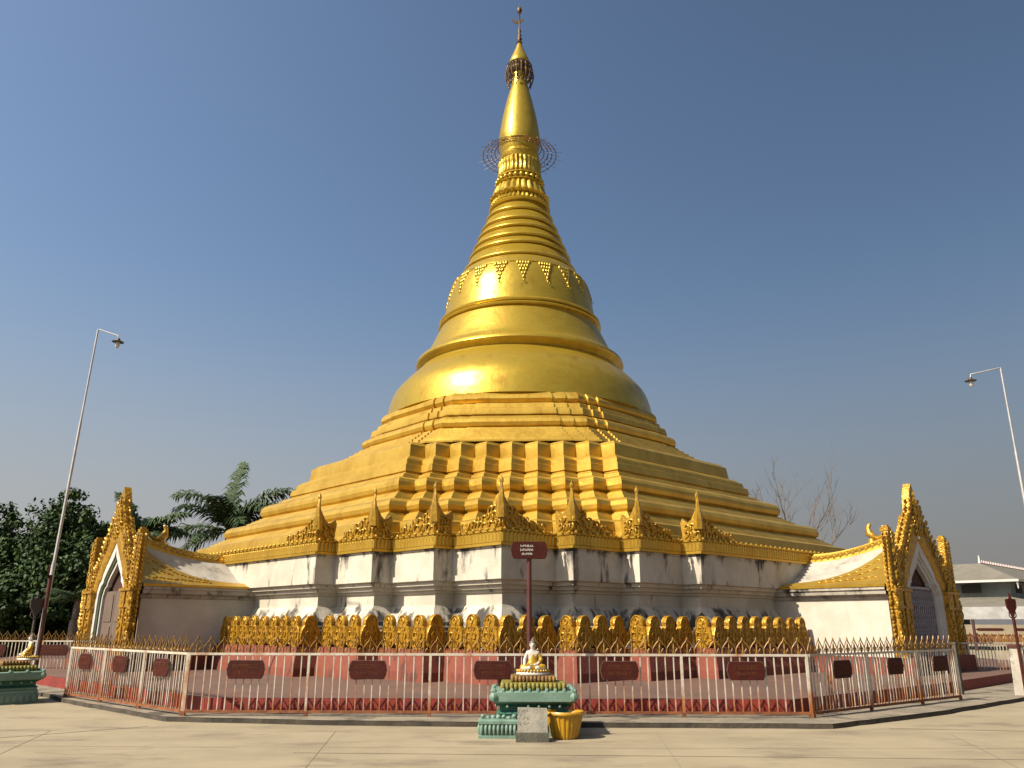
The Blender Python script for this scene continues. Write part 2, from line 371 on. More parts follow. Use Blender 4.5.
# golden zigzag terraces
ZD = .641
S2 = 2 ** .5
def stair(prof, tread=.17):
    """break the long slopes of a profile into small steps: a nearly flat tread, then a slightly battered riser"""
    out = [prof[0]]
    for (r0, z0), (r1, z1) in zip(prof, prof[1:]):
        dr, dz = r1 - r0, z0 - z1
        if dr > .12 and dz > .12:
            n = max(1, round(dr / tread)); r, z = r0, z0
            for k in range(n):
                a, b = dr / n, dz / n
                out += [(r + a * .66, z - b * .10), (r + a * .74, z - b * .18), (r + a, z - b)]; r += a; z -= b
        else: out.append((r1, z1))
    return out
ZP = stair([(7.0, 8.09), (7.90, 8.07), (8.36, 8.0), (8.46, 7.92), (8.66, 7.44), (8.72, 7.40), (8.98, 7.31), (9.04, 7.25), (9.44, 6.82), (9.46, 6.76), (9.38, 6.74), (9.40, 6.69), (9.62, 6.62), (9.92, 6.44),
      (10.28, 6.40), (10.36, 6.37), (10.50, 6.31), (10.60, 6.20), (10.63, 6.07), (10.59, 5.94), (10.48, 5.87), (10.52, 5.83), (11.18, 5.56), (11.24, 5.53), (11.76, 5.46), (11.84, 5.43), (11.97, 5.36), (12.07, 5.22), (12.05, 5.09), (11.94, 5.01),
      (11.97, 4.97), (12.60, 4.70), (13.02, 4.62), (13.14, 4.30), (13.3, 4.26), (13.34, 4.10)])
def wavy_rings(rings):
    """same split count on every ring, so the rings still join up"""
    n = len(rings[0][0]); ks = [max(1, int(max(math.dist(r[i], r[(i + 1) % n]) for r, z in rings) / .55)) for i in range(n)]
    res = []
    for ring, z in rings:
        out = []
        for i, p in enumerate(ring):
            q = ring[(i + 1) % n]
            for t in range(ks[i]):
                x, y = p[0] + (q[0] - p[0]) * t / ks[i], p[1] + (q[1] - p[1]) * t / ks[i]
                v = noise.noise_vector(Vector((x * 1.1, y * 1.1, z * .9))); w = noise.noise_vector(Vector((x * .35, y * .35, z * 2.1 + 9)))
                out.append((x + (v.x + w.x) * .011, y + (v.y + w.y) * .011, z + (v.z + w.z) * .012 - ROOTZ))
        res.append(out)
    return res
tz = MB()
tz.rings(wavy_rings([(plan(s / S2, ZD, ZD, 4), z) for s, z in ZP]))
tz.build('stepped_terrace', M['gold_paint'], stupa, 20)

# octagonal tiers with two small steps near each corner
def octo(S):
    d = .075; n2 = S - 2 * d; hc = n2 * math.tan(PI / 8); h1, h2 = hc - 1.02, hc - .5; out = []
    for k in range(8):
        t = k * PI / 4 - PI / 2; nx, ny = math.cos(t), math.sin(t); sx, sy = -ny, nx
        for s, n in ((-hc, n2), (-h2, n2), (-h2, S - d), (-h1, S - d), (-h1, S), (h1, S), (h1, S - d), (h2, S - d), (h2, n2)):
            out.append((nx * n + sx * s, ny * n + sy * s))
    return out
OP = stair([(5.6, 10.56), (6.0, 10.53), (6.08, 10.45), (6.16, 10.34), (6.18, 10.22), (6.13, 10.12), (6.07, 10.07), (6.10, 10.03), (6.56, 9.54), (6.56, 9.48), (6.49, 9.46), (6.52, 9.42), (6.66, 9.38), (6.78, 9.32), (6.86, 9.22), (6.89, 9.10), (6.85, 8.98), (6.76, 8.92), (6.82, 8.88), (7.80, 8.19), (7.94, 8.16), (7.97, 8.13), (7.97, 8.09), (7.3, 8.095)], .2)
ot = MB(); ot.rings(wavy_rings([(octo(s), z) for s, z in OP]))
ot.build('octagonal_tier', M['gold_paint'], stupa, 25)

def rot_body(name, prof, m, n=96, mod=None, smooth=38):
    mb = MB(); mb.lathe([(r, z - ROOTZ) for r, z in prof], n, mod=mod); return mb.build(name, m, stupa, smooth)
rot_body('bell', [(5.9, 10.4), (6.18, 10.5), (6.14, 10.8), (6.07, 11.15), (6.0, 11.4), (5.92, 11.62), (5.82, 11.80), (5.67, 12.0), (5.46, 12.24), (5.25, 12.46), (5.04, 12.66), (4.86, 12.84), (4.76, 12.92), (4.68, 13.06), (4.70, 13.10), (4.86, 13.18), (4.92, 13.30), (4.88, 13.44), (4.76, 13.54), (4.55, 13.62), (4.42, 13.82), (4.24, 14.2), (4.06, 14.6), (3.90, 14.95), (3.83, 15.10), (3.80, 15.16), (3.90, 15.20), (3.93, 15.27), (3.86, 15.34), (3.80, 15.36), (3.88, 15.40), (3.90, 15.47), (3.82, 15.55), (3.68, 15.62), (3.62, 15.95), (3.56, 16.35), (3.48, 16.8), (3.36, 17.2), (3.16, 17.6), (2.95, 17.9), (2.80, 18.06), (2.72, 18.12)], M['gold_leaf'], 128)
pr_ = []
lines = [18.12, 18.84, 19.32, 19.91, 20.42, 21.07, 21.62]
rr = lambda z: 1.43 + .372 * (21.65 - z)
for z0, z1 in zip(lines, lines[1:]):
    r0, r1 = rr(z0), rr(z1); h = z1 - z0
    pr_ += [(r0 - .16, z0), (r0 - .02, z0 + .015), (r0 + .045, z0 + .05), (r0 + .06, z0 + .10), (r0 + .03, z0 + .16), (r0 - .04, z0 + .22), (r0 - .07, z0 + .24), (r1 + .02, z1 - .06)]
rot_body('ringed_spire', pr_ + [(1.38, 21.62), (1.38, 21.72)], M['gold_leaf'], 96, smooth=50)
fl = lambda n, a: (lambda t, z: 1 + a * (abs(math.cos(n * t / 2)) - .5))
rot_body('lotus_band', [(1.38, 21.66), (1.52, 21.70), (1.56, 21.78), (1.52, 21.84), (1.42, 21.88)], M['gold_leaf'])
rot_body('lotus_band', [(1.42, 21.86), (1.47, 21.92), (1.40, 22.10), (1.36, 22.16), (1.26, 22.18)], M['gold_leaf'], 160, fl(40, .07))
rot_body('lotus_band', [(1.26, 22.16), (1.44, 22.24), (1.50, 22.32), (1.42, 22.40), (1.33, 22.60), (1.24, 22.90), (1.18, 23.00)], M['gold_leaf'], 128, fl(28, .09))
rot_body('lotus_band', [(1.15, 22.98), (1.28, 23.05), (1.22, 23.12), (1.10, 23.14), (1.10, 23.42), (1.20, 23.46), (1.16, 23.52), (1.02, 23.56)], M['gold_leaf'])
bb = MB()
for k in range(26):
    t = 2 * PI * k / 26; bb.ball((1.16 * math.cos(t), 1.16 * math.sin(t), 23.28 - ROOTZ), .13, 8, 6)
bb.build('bead_ring', M['gold_leaf'], stupa, 90)
rot_body('lotus_band', [(.98, 23.54), (1.06, 23.6), (1.10, 23.7), (1.05, 23.95), (1.06, 24.2), (1.10, 24.4), (1.04, 24.5), (.94, 24.54)], M['gold_leaf'], 128, fl(30, .08))
rot_body('lotus_band', [(.94, 24.52), (.98, 24.7), (1.02, 24.8), (1.02, 24.9), (.98, 24.95), (.93, 25.05)], M['gold_leaf'])
rot_body('spire_bud', [(.93, 25.0), (1.0, 25.25), (1.05, 25.6), (1.06, 25.95), (1.04, 26.3), (.98, 26.75), (.89, 27.3), (.78, 27.85), (.66, 28.4), (.56, 28.8), (.47, 29.1), (.42, 29.4), (.40, 29.7), (.42, 30.4)], M['gold_leaf'], 64, smooth=180)
# carved pendants round the shoulder
for k in range(20):
    t = 2 * PI * (k + .27) / 20
    if math.sin(t) > .45: continue
    pm = MB(); er = Vector((math.cos(t), math.sin(t), 0)); et = Vector((-math.sin(t), math.cos(t), 0))
    def sp(u, z):                                        # a point on the bell's shoulder
        r = 3.16 + (17.6 - z) * .5 if z > 17.2 else 3.36 + (17.2 - z) * .28
        return er * (r - .025) + et * u + Vector((0, 0, z - ROOTZ))
    for row, (z, n_) in enumerate(((17.42, 5), (17.22, 4), (17.02, 3), (16.82, 2), (16.62, 1), (16.45, 1))):
        for j in range(n_):
            u = (j - (n_ - 1) / 2) * .125
            pm.ball(sp(u, z), (.085, .07, .08, .07, .075, .045)[row], 6, 5, 1.7)
            scroll(pm, sp(u, z - .12) + er * .03, Vector((0, 0, 1)), et, er, .17, 1.6, 1 if (j + row) % 2 else -1, 4, .14)
    pm.tube([sp(-.40, 17.52), sp(-.2, 17.50), sp(0, 17.54), sp(.2, 17.50), sp(.40, 17.52)], .035, 5)
    pm.build('pendant_carving', M['gold_leaf'], stupa, 80)
sb = MB()
sb.tube([(3.20 * math.cos(2 * PI * k / 64), 3.20 * math.sin(2 * PI * k / 64), 17.56 - ROOTZ) for k in range(65)], .03, 5)
sb.build('shoulder_band', M['gold_leaf'], stupa, 80)

# the wire ring crown half way up the spire
rc = MB()
for r, z in ((1.15, 25.45), (1.28, 25.15), (1.48, 25.12), (1.68, 25.06), (1.9, 24.98)):
    rc.tube([(r * math.cos(2 * PI * k / 48), r * math.sin(2 * PI * k / 48), z - ROOTZ) for k in range(49)], .024, 4)
for k in range(36):
    t = 2 * PI * k / 36; c, s = math.cos(t), math.sin(t); e = 2.22 if k % 2 else 2.05
    rc.tube([(1.02 * c, 1.02 * s, 25.5 - ROOTZ), (1.28 * c, 1.28 * s, 25.15 - ROOTZ), (1.9 * c, 1.9 * s, 24.98 - ROOTZ), (e * c, e * s, 24.93 - ROOTZ)], .009, 3)
    for r in (1.48, 1.68, 1.9):
        if (k + int(r * 10)) % 2: rc.ball((r * c, r * s, 24.99 - ROOTZ), .032, 5, 4, 1.6)
rc.build('ring_crown', M['gold_iron'], stupa)
# the upper crown and finial
hc = MB()
hc.lathe([(.5, 30.68 - ROOTZ), (.60, 30.45 - ROOTZ), (.56, 30.2 - ROOTZ), (.45, 30.0 - ROOTZ)], 24)
for r, z in ((.5, 30.66), (.66, 30.5), (.70, 30.25), (.64, 29.95), (.55, 29.7)):
    hc.tube([(r * math.cos(2 * PI * k / 28), r * math.sin(2 * PI * k / 28), z - ROOTZ) for k in range(29)], .03, 4)
for k in range(18):
    t = 2 * PI * k / 18; c, s = math.cos(t), math.sin(t)
    hc.tube([(q * c, q * s, z - ROOTZ) for q, z in ((.46, 30.7), (.64, 30.5), (.71, 30.25), (.65, 29.95), (.52, 29.7), (.44, 29.6))], .026, 4)
    hc.tube([(q * c, q * s, z - ROOTZ) for q, z in ((.69, 30.15), (.77, 29.9), (.72, 29.6), (.62, 29.45))], .03, 4)
    hc.ball((.62 * c, .62 * s, 29.34 - ROOTZ), .05, 5, 4, 1.7)
hc.build('upper_crown', M['dark_iron'], stupa)
rot_body('finial_bulb', [(.42, 30.5), (.56, 30.6), (.58, 30.72), (.50, 30.95), (.38, 31.25), (.24, 31.6), (.14, 31.9), (.09, 32.05)], M['gold_leaf'], 32, smooth=180)
fr_ = MB()
fr_.lathe([(.09, 31.95 - ROOTZ), (.17, 32.05 - ROOTZ), (.08, 32.15 - ROOTZ), (.15, 32.3 - ROOTZ), (.07, 32.42 - ROOTZ), (.12, 32.55 - ROOTZ), (.05, 32.65 - ROOTZ), (.10, 32.85 - ROOTZ), (.04, 33.0 - ROOTZ), (.04, 34.0 - ROOTZ), (.1, 34.05 - ROOTZ), (.15, 34.22 - ROOTZ), (.1, 34.38 - ROOTZ), (.03, 34.45 - ROOTZ), (.02, 34.7 - ROOTZ)], 10)
fr_.build('finial_rod', M['dark_iron'], stupa, 60)
vn = MB(); fv = lambda u, w, d: (u, -.02 + d, w - ROOTZ)
vn.prism([(.03, 33.35), (.22, 33.5), (.2, 33.62), (.03, 33.55), (-.2, 33.5), (-.45, 33.68), (-.3, 33.4), (-.05, 33.3)], fv, .04)
vn.build('finial_vane', M['dark_iron'], stupa)

# corner flame ornaments of the base (near corner)
A7 = [BC + (3 - k) * BD_ if k <= 3 else BC - (k - 3) * BE for k in range(7)]
for k in range(7):
    a, b = A7[k], A7[6 - k]
    co = MB(); sc = MB()
    cx, cy = L2(a - .04, b - .04); c = Vector((cx, cy, 4.1 - ROOTZ))
    # directions that run away from the corner along its two faces
    da = Vector((*L2(0, -1), 0)); db = Vector((*L2(-1, 0), 0))      # along the a-face (b falls), along the b-face (a falls)
    la = (BE if k <= 3 else BD_); lb = (BD_ if k < 3 else BE)
    if k == 0: la = 2.2
    if k == 6: lb = 2.2
    for dv, L, nn in ((da, la, Vector((*L2(1, 0), 0))), (db, lb, Vector((*L2(0, 1), 0)))):
        L = L * .86
        fr0 = (lambda dv, nn: (lambda u, w, d: tuple(c + dv * u + Vector((0, 0, w)) + nn * (.03 - d))))(dv, nn)
        if L > 1:
            poly = [(0, 0), (L, 0), (L * .88, .09), (L * .76, .12), (L * .66, .22), (L * .54, .25), (L * .46, .37), (L * .36, .38), (L * .27, .52), (L * .17, .56), (L * .09, .76), (0, .95)]
        else:
            poly = [(0, 0), (L, 0), (L * 1.02, .22), (L * 1.10, .50), (L * .98, .64), (L * .80, .55), (L * .62, .50), (L * .42, .58), (L * .22, .76), (0, .98)]
        co.prism(poly, fr0, .09)
        rd = random.Random(k * 7 + int(L * 10))
        N = 11 if L > 1 else 5
        for j in range(N):
            u = L * (.04 + .9 * (j + .5) / N); hh = (.70 * (1 - u / L) ** 1.15 + .03) if L > 1 else .46
            for w in ([.03] if hh < .25 else [.03, hh * .38, hh * .70] if hh > .5 else [.03, hh * .5]):
                scroll(sc, Vector(fr0(u, w + rd.uniform(-.02, .03), 0)), Vector((0, 0, 1)) - dv * .5, dv, nn, rd.uniform(.22, .34), 1.5, 1 if rd.random() < .6 else -1, 5, .17)
    tip = Vector((*L2(.10, .10), 0))
    co.tube([c + Vector((0, 0, .30)) - tip * .1, c + Vector((0, 0, .62)) + tip * .2, c + Vector((0, 0, .86)) + tip * .42, c + Vector((0, 0, 1.04)) + tip * .36, c + Vector((0, 0, 1.24)) + tip * .1, c + Vector((0, 0, 1.42)) - tip * .05], [.15, .125, .08, .05, .035, .008], 6)
    co.ball(c + tip * .12 + Vector((0, 0, 1.26)), .058, 6, 5, 1.7)
    o = co.build('corner_ornament', M['gold_bright'], stupa, 40)
    sc.build('scrollwork', M['gold_bright'], o, 60)

# lotus-leaf parapet along the plinth's edge (near sides)
def petal(mb, c, dv, nn, w):
    h = .5 * w
    half = [(.46, 0), (.88, .09), (1.0, .26), (.94, .40), (.76, .52), (.60, .575), (.64, .64), (.58, .72), (.36, .80), (.12, .835)]
    poly = [(h * x, z) for x, z in half] + [(-h * x, z) for x, z in half[::-1]]
    fr0 = lambda u, z, d: tuple(c + dv * u + Vector((0, 0, z)) + nn * (-d))
    mb.prism(poly, fr0, .12)
    rim = [tuple(c + dv * (u * .93) + Vector((0, 0, z - .012)) + nn * .004) for u, z in ([(h * x, z) for x, z in half[1:]] + [(-h * x, z) for x, z in half[:0:-1]])]
    mb.tube(rim, .022, 5)
    zv_ = Vector((0, 0, 1))
    for z, off, sz in ((.04, .10, .26), (.24, .09, .25), (.44, .06, .16)):
        for sg in (-1, 1): scroll(mb, c + dv * (sg * off) + zv_ * z + nn * .008, zv_, dv, nn, sz, 1.75, sg, 5, .10)
    mb.tube([tuple(c + zv_ * z + nn * .008) for z in (.03, .2, .42, .6)], [.018, .03, .024, .01], 6)
    mb.tube([tuple(c + dv * u + zv_ * z + nn * .008) for u, z in ((-.05, .66), (-.055, .71), (0, .765), (.055, .71), (.05, .66), (0, .62), (-.05, .66))], .016, 5)
PT = plan(BC, BD_, BE, 3, .70)[:14 - 1]
segs = list(zip(PT, PT[1:]))
b1 = BC - 3 * BE + .70
segs = [(L2(BIGD + .70, .45), PT[0])] + segs + [(PT[-1], L2(.45, BIGD + .70))]
for p, q in segs:
    p = Vector((*p, 1.09 - ROOTZ)); q = Vector((*q, 1.09 - ROOTZ)); L = (q - p).length; dv = (q - p) / L; nn = Vector((dv.y, -dv.x, 0))
    if nn.dot((p + q) / 2) < 0: nn = -nn
    k = max(1, round(L / .665)); w = L / k
    for j in range(k):
        pm = MB(); hv = random.uniform(.985, 1.02); tl_ = random.uniform(-.02, .02); z0_ = p.z
        pm.X = lambda x, y, z: (x + dv.x * tl_ * (z - z0_), y + dv.y * tl_ * (z - z0_), z0_ + (z - z0_) * hv)
        petal(pm, p + dv * (j + .5) * w, dv, nn, w * random.uniform(.955, .99))
        pm.build('parapet_petal', M['gold_carved'], stupa, 35)

# ------------------------------------------------------------ porches
PB = 16.45
PS0 = -1.75
def make_porch(which):
    zs = lambda z: (z if z < 1.7 else 1.7 + (z - 1.7) * 1.055) - ROOTZ
    ax = (lambda s, n, z: (*L2(s * 1.06 + PS0, n), zs(z))) if which == 'R' else (lambda s, n, z: (*L2(n, s * 1.06 + PS0), zs(z)))
    nv = Vector((*(L2(0, 1) if which == 'R' else L2(1, 0)), 0)); sv = Vector((*(L2(1, 0) if which == 'R' else L2(0, 1)), 0)); zv = Vector((0, 0, 1))
    V = lambda s, n, z: Vector(ax(s, n, z))
    w = MB(); w.X = ax
    n0 = BIGD - .75
    w.box((0, (n0 + PB - .3) / 2, 1.38), (3.9, PB - .3 - n0, 2.3))
    wall = w.build('porch', M['porch_white'], stupa)
    if which == 'R': wall['label'] = 'right-hand entrance porch with a sunlit white side wall and lilac lattice gate'
    else: wall['label'] = 'left-hand entrance porch with a shaded side wall and wooden door'
    p = MB(); p.X = ax
    p.box((0, (n0 + PB + .35) / 2, .52), (4.5, PB + .35 - n0, .58))
    p.build('porch_plinth', M['pink'], wall)
    c = MB(); c.X = ax
    for s in (-1, 1):
        c.rings([[(s * o, n, z) for o, z in ((1.95, 2.40), (2.0, 2.42), (2.0, 2.50), (2.14, 2.54), (2.16, 2.64), (2.2, 2.66), (2.2, 2.73), (1.5, 2.74))] for n in (n0, PB - .25)], closed=False)
    c.build('porch_cornice', M['mould'], wall)
    zr = lambda n: 3.80 + .52 * max(0, (n - 13.2) / 2.7) ** 1.8
    def rp(tau, n, off=0):                              # the concave roof slope, tau 0 at the eave, 1 at the ridge
        s = 2.12 * (1 - tau) + .10 * tau; z = 2.735 + (zr(n) - 2.735) * (tau ** 1.0) - .12 * math.sin(PI * tau)
        return s + off, n, z + off * .9
    rf = MB(); rf.X = ax; N = 14
    ns = [n0 + (PB - .22 - n0) * i / N for i in range(N + 1)]
    for sg in (-1, 1):
        rf.rings([[(sg * a, b, z) for a, b, z in (rp(t / 6, n) for t in range(7))] for n in ns], closed=False)
    rf.build('roof', M['roof_white'], wall, 40)
    eb = MB(); eb.X = ax; es = MB()
    for sg in (-1, 1):
        rows = []
        for n in ns:
            f = max(0, (n - 12.8) / (PB - 13.1)); q = .17 + .81 * f ** 2.1
            row = [rp(0, n, .0)]
            lo = rp(0, n); row = [(lo[0] + .10, n, lo[2] - .0), (lo[0] + .11, n, lo[2] + .07)] + [rp(.02 + (q - .02) * t / 4, n, .07) for t in range(5)] + [rp(q, n, .0)]
            rows.append([(sg * a, b, z) for a, b, z in row])
        eb.rings(rows, closed=False)
        rows = []
        for n in ns:
            row = [(.36, n, zr(n) - .30), (.33, n, zr(n) - .10), (.16, n, zr(n) + .02), (.12, n, zr(n) + .10), (0, n, zr(n) + .12)]
            rows.append([(sg * a, b, z) for a, b, z in row])
        eb.rings(rows, closed=False)
        K = 26
        for i in range(K):
            n = BIGD + .1 + (PB - .7 - BIGD) * i / K
            f = max(0, (n - 12.8) / (PB - 13.1)); q = .17 + .81 * f ** 2.1
            a, b, z = rp(q, n, .06)
            scroll(es, V(sg * a, b, z - .16), (zv * .8 - sv * sg * .5).normalized(), nv, (sv * sg * .6 + zv * .6), .24, 1.4, 1, 5, .2)
            if f > .35:
                for t in range(int(1 + q * 4)):
                    a, b, z = rp(.08 + (q - .1) * (t + .5) / int(1 + q * 4), n, .08)
                    scroll(es, V(sg * a, b, z - .1), (nv * .6 + zv * .6).normalized(), -nv, (sv * sg * .6 + zv * .6), .22, 1.7, 1 if (i + t) % 2 else -1, 5, .13)
            a, b, z = .30, n, zr(n) - .1
            scroll(es, V(sg * a, b, z - .06), zv, nv, sv * sg, .26, 1.5, 1 if i % 2 else -1, 5, .18)
    eb.build('gilded_edging', M['gold_paint'], wall, 40); es.build('edging_scrolls', M['gold_bright'], wall, 60)
    # ridge figure: a small gilded bird on its perch
    bf = MB(); n_ = 15.0; zc = zr(n_) + .10
    bf.tube([V(0, n_, zc - .1), V(0, n_, zc + .12)], [.16, .10], 8)
    bf.tube([V(0, n_ + .26, zc + .10), V(0, n_ + .08, zc + .18), V(0, n_ - .06, zc + .30), V(0, n_ - .08, zc + .46), V(0, n_ - .02, zc + .56), V(0, n_ + .02, zc + .60)], [.03, .11, .13, .07, .065, .02], 8)
    bf.tube([V(0, n_ - .02, zc + .55), V(0, n_ - .16, zc + .52)], [.03, .008], 5)
    bf.tube([V(0, n_ + .2, zc + .12), V(0, n_ + .42, zc + .22), V(0, n_ + .5, zc + .36)], [.07, .05, .01], 6)
    bf.build('ridge_figure', M['gold_bright'], wall, 60)
    # gilded gable front
    inner = [(1.36, .8), (1.36, 2.25), (1.33, 2.62), (1.18, 2.90), (1.0, 3.02), (.95, 3.18), (.74, 3.42), (.48, 3.66), (.22, 3.92), (0, 4.16)]
    outer = [(1.86, .8), (1.86, 2.25), (1.95, 2.62), (1.93, 2.95), (1.76, 3.25), (1.46, 3.62), (1.12, 4.06), (.80, 4.46), (.54, 4.84), (0, 5.0)]
    gf = MB(); gf.X = ax; rows = []
    for sg in (-1, 1):
        rs = []
        for (i0, z0), (o0, z1) in zip(inner, outer):
            m0 = (i0 * .6 + o0 * .4, z0 * .6 + z1 * .4)
            rs.append([(sg * i0, PB - .3, z0), (sg * i0, PB, z0), (sg * (i0 + .07), PB + .05, z0 + .03), (sg * m0[0], PB + .03, m0[1]), (sg * o0, PB, z1), (sg * o0, PB - .26, z1)])
        gf.rings(rs, closed=False)
    gf.build('gable', M['gold_carved'], wall, 40)
    tp = MB(); tp.X = ax                                  # the central flame blade and the shoulders
    fb = lambda u, z, d: (u, PB - d, z)
    tp.prism([(.46, 4.6), (.40, 4.85), (.29, 5.05), (.25, 5.35), (.17, 5.55), (.09, 5.72), (0, 5.84), (-.09, 5.72), (-.17, 5.55), (-.25, 5.35), (-.29, 5.05), (-.40, 4.85), (-.46, 4.6)], fb, .22)
    for sg in (-1, 1):
        tp.build('flame_spire' if sg < 0 else 'flank_spire', M['gold_carved'], wall, 40); tp = MB(); tp.X = ax
        tp.prism([(sg * u, z) for u, z in ((1.93, 2.62), (2.24, 2.62), (2.25, 3.0), (2.20, 3.5), (2.16, 4.0), (2.13, 4.26), (1.95, 4.26), (1.93, 3.9), (1.91, 3.3))], lambda u, z, d: (u, PB + .03 - d, z), .20)
        tp.box((sg * 2.04, PB - .07, 4.30), (.22, .24, .10)); tp.box((sg * 2.04, PB - .07, 4.37), (.13, .16, .08))
    tp.build('flank_spire', M['gold_carved'], wall, 40)
    for sg in (-1, 1):
        for s0, hw in ((1.56, .19), (2.05, .15)):
            x = sg * s0; cl = MB(); cl.X = ax
            cl.box((x, PB - .01, 1.55), (hw * 2, .22, 1.6)); cl.box((x, PB, 2.18), (hw * 2 + .08, .28, .08)); cl.box((x, PB, 2.42), (hw * 2, .25, .40))
            cl.box((x, PB + .01, 2.64), (hw * 2 + .12, .32, .07)); cl.box((x, PB + .01, .85), (hw * 2 + .1, .30, .2))
            cl.build('gate_column', M['gold_carved'], wall)
    so = MB(); rd = random.Random(5 if which == 'R' else 9); F = PB + .06
    def pl(s, z, size, u, sd, fl_=1, n=F, r0=.2): scroll(so, V(s, n, z), u, sd, nv, size, rd.uniform(1.2, 1.8), fl_, 5, r0)
    for sg in (-1, 1):
        O = [(1.93, 2.7), (1.76, 3.25), (1.46, 3.62), (1.12, 4.06), (.80, 4.46), (.54, 4.80), (.34, 5.05), (.22, 5.40)]
        for (s0, z0), (s1, z1) in zip(O, O[1:]):
            L = math.hypot(s1 - s0, z1 - z0); K = max(2, int(L / .15))
            for j in range(K):
                t = (j + rd.random() * .5) / K; s = s0 + (s1 - s0) * t; z = z0 + (z1 - z0) * t
                u = (sv * sg * .75 + zv * .65).normalized()
                for dn in (.02, -.14): pl(sg * (s - .05), z - .05, rd.uniform(.20, .30), u, zv, 1, PB + dn)
                pl(sg * (s - .24), z - .14, rd.uniform(.2, .3), zv, sv * sg, rd.choice((-1, 1)))
        for j in range(13):                               # rim of the flanking spires and outer columns
            z = 2.66 + 1.55 * j / 13
            pl(sg * 2.2, z, .2, (sv * sg * .8 + zv * .5).normalized(), zv, 1, PB + .02); pl(sg * 2.2, z, .2, (sv * sg * .8 + zv * .5).normalized(), zv, 1, PB - .10)
            pl(sg * 2.05, z, .22, zv, sv * sg, rd.choice((-1, 1)), PB + .08); pl(sg * 1.9, z, .16, (-sv * sg * .7 + zv * .5).normalized(), zv, 1)
        for j in range(14):
            z = .95 + 1.75 * j / 14
            pl(sg * 2.16, z, rd.uniform(.24, .36), (sv * sg * .7 + zv * .6).normalized(), zv, rd.choice((-1, 1)), PB + .08, .24)
            pl(sg * 2.16, z, rd.uniform(.2, .3), (sv * sg * .8 + zv * .4).normalized(), zv, 1, PB - .1, .24)
            pl(sg * 1.52, z, .24, zv, sv * sg, rd.choice((-1, 1)), PB + .10, .15); pl(sg * 2.05, z, .24, zv, sv * sg, rd.choice((-1, 1)), PB + .10, .18)
    for j in range(9):
        for s in (-.17, 0, .17):
            z = 4.25 + 1.3 * j / 9
            if abs(s) > .1 and z > 5.2: continue
            pl(s, z, rd.uniform(.2, .28), zv, sv, rd.choice((-1, 1)), PB + .05)
    so.build('flame_scrolls', M['gold_bright'], wall, 60)
    for nm, m_, o0, o1, nn in (('arch_trim', 'white_trim', .0, .20, PB - .02), ('arch_moulding', 'green_trim' if which == 'L' else 'white_trim', .20, .27, PB - .07), ('arch_reveal', 'white_trim', .27, .36, PB - .12)):
        tr = MB(); tr.X = ax
        for sg in (-1, 1):
            rs = []
            for k, (i0, z0) in enumerate(inner):
                t = k / (len(inner) - 1); zz = lambda o: z0 - o * 1.35 * t
                a, b = max(0, i0 - o0 * (1 - t * .35)), max(0, i0 - o1 * (1 - t * .35))
                if k == len(inner) - 1: a = b = 0
                rs.append([(sg * a, nn - .13, zz(o0)), (sg * a, nn, zz(o0)), (sg * b, nn, zz(o1)), (sg * b, nn - .14, zz(o1))])
            tr.rings(rs, closed=False)
        tr.build(nm, M[m_], wall)
    bk = MB(); bk.X = ax; bk.prism([(1.2, .8), (1.2, 2.6), (.9, 3.1), (0, 4.0), (-.9, 3.1), (-1.2, 2.6), (-1.2, .8)], lambda u, z, d: (u, PB - .30 - d, z), .012)
    bk.build('tympanum', M['maroon_in'], wall)
    gt = MB(); gt.X = ax
    if which == 'R':
        for i in range(15):
            s = -1.0 + 2.0 * i / 14; gt.box((s, PB - .20, 1.78), (.03, .03, 1.9))
        for i in range(14):
            for j in range(7):
                s0 = -1.0 + 2.0 * i / 14; s1 = s0 + 2.0 / 14; z0 = .86 + 1.85 * j / 7; z1 = z0 + 1.85 / 7
                for sa, sb2 in ((s0, s1), (s1, s0)):
                    gt.add([(sa - .01, PB - .18, z0), (sa + .01, PB - .18, z0), (sb2 + .01, PB - .18, z1), (sb2 - .01, PB - .18, z1)], [[0, 1, 2, 3]])
        gt.box((0, PB - .19, 2.75), (2.04, .06, .07)); gt.build('lattice_gate', M['lilac'], wall)
        gb = MB(); gb.X = ax; gb.box((0, PB - .26, 1.75), (2.04, .02, 1.92)); gb.build('gate_backing', M['door_wood'], wall)
    else:
        for s in (-.5, .5):
            gt.box((s, PB - .23, 1.72), (.98, .06, 1.86))
            for zc, hh in ((1.25, .7), (2.15, .8)): gt.box((s, PB - .19, zc), (.72, .03, hh))
        gt.build('wooden_door', M['door_wood'], wall)
make_porch('R'); make_porch('L')

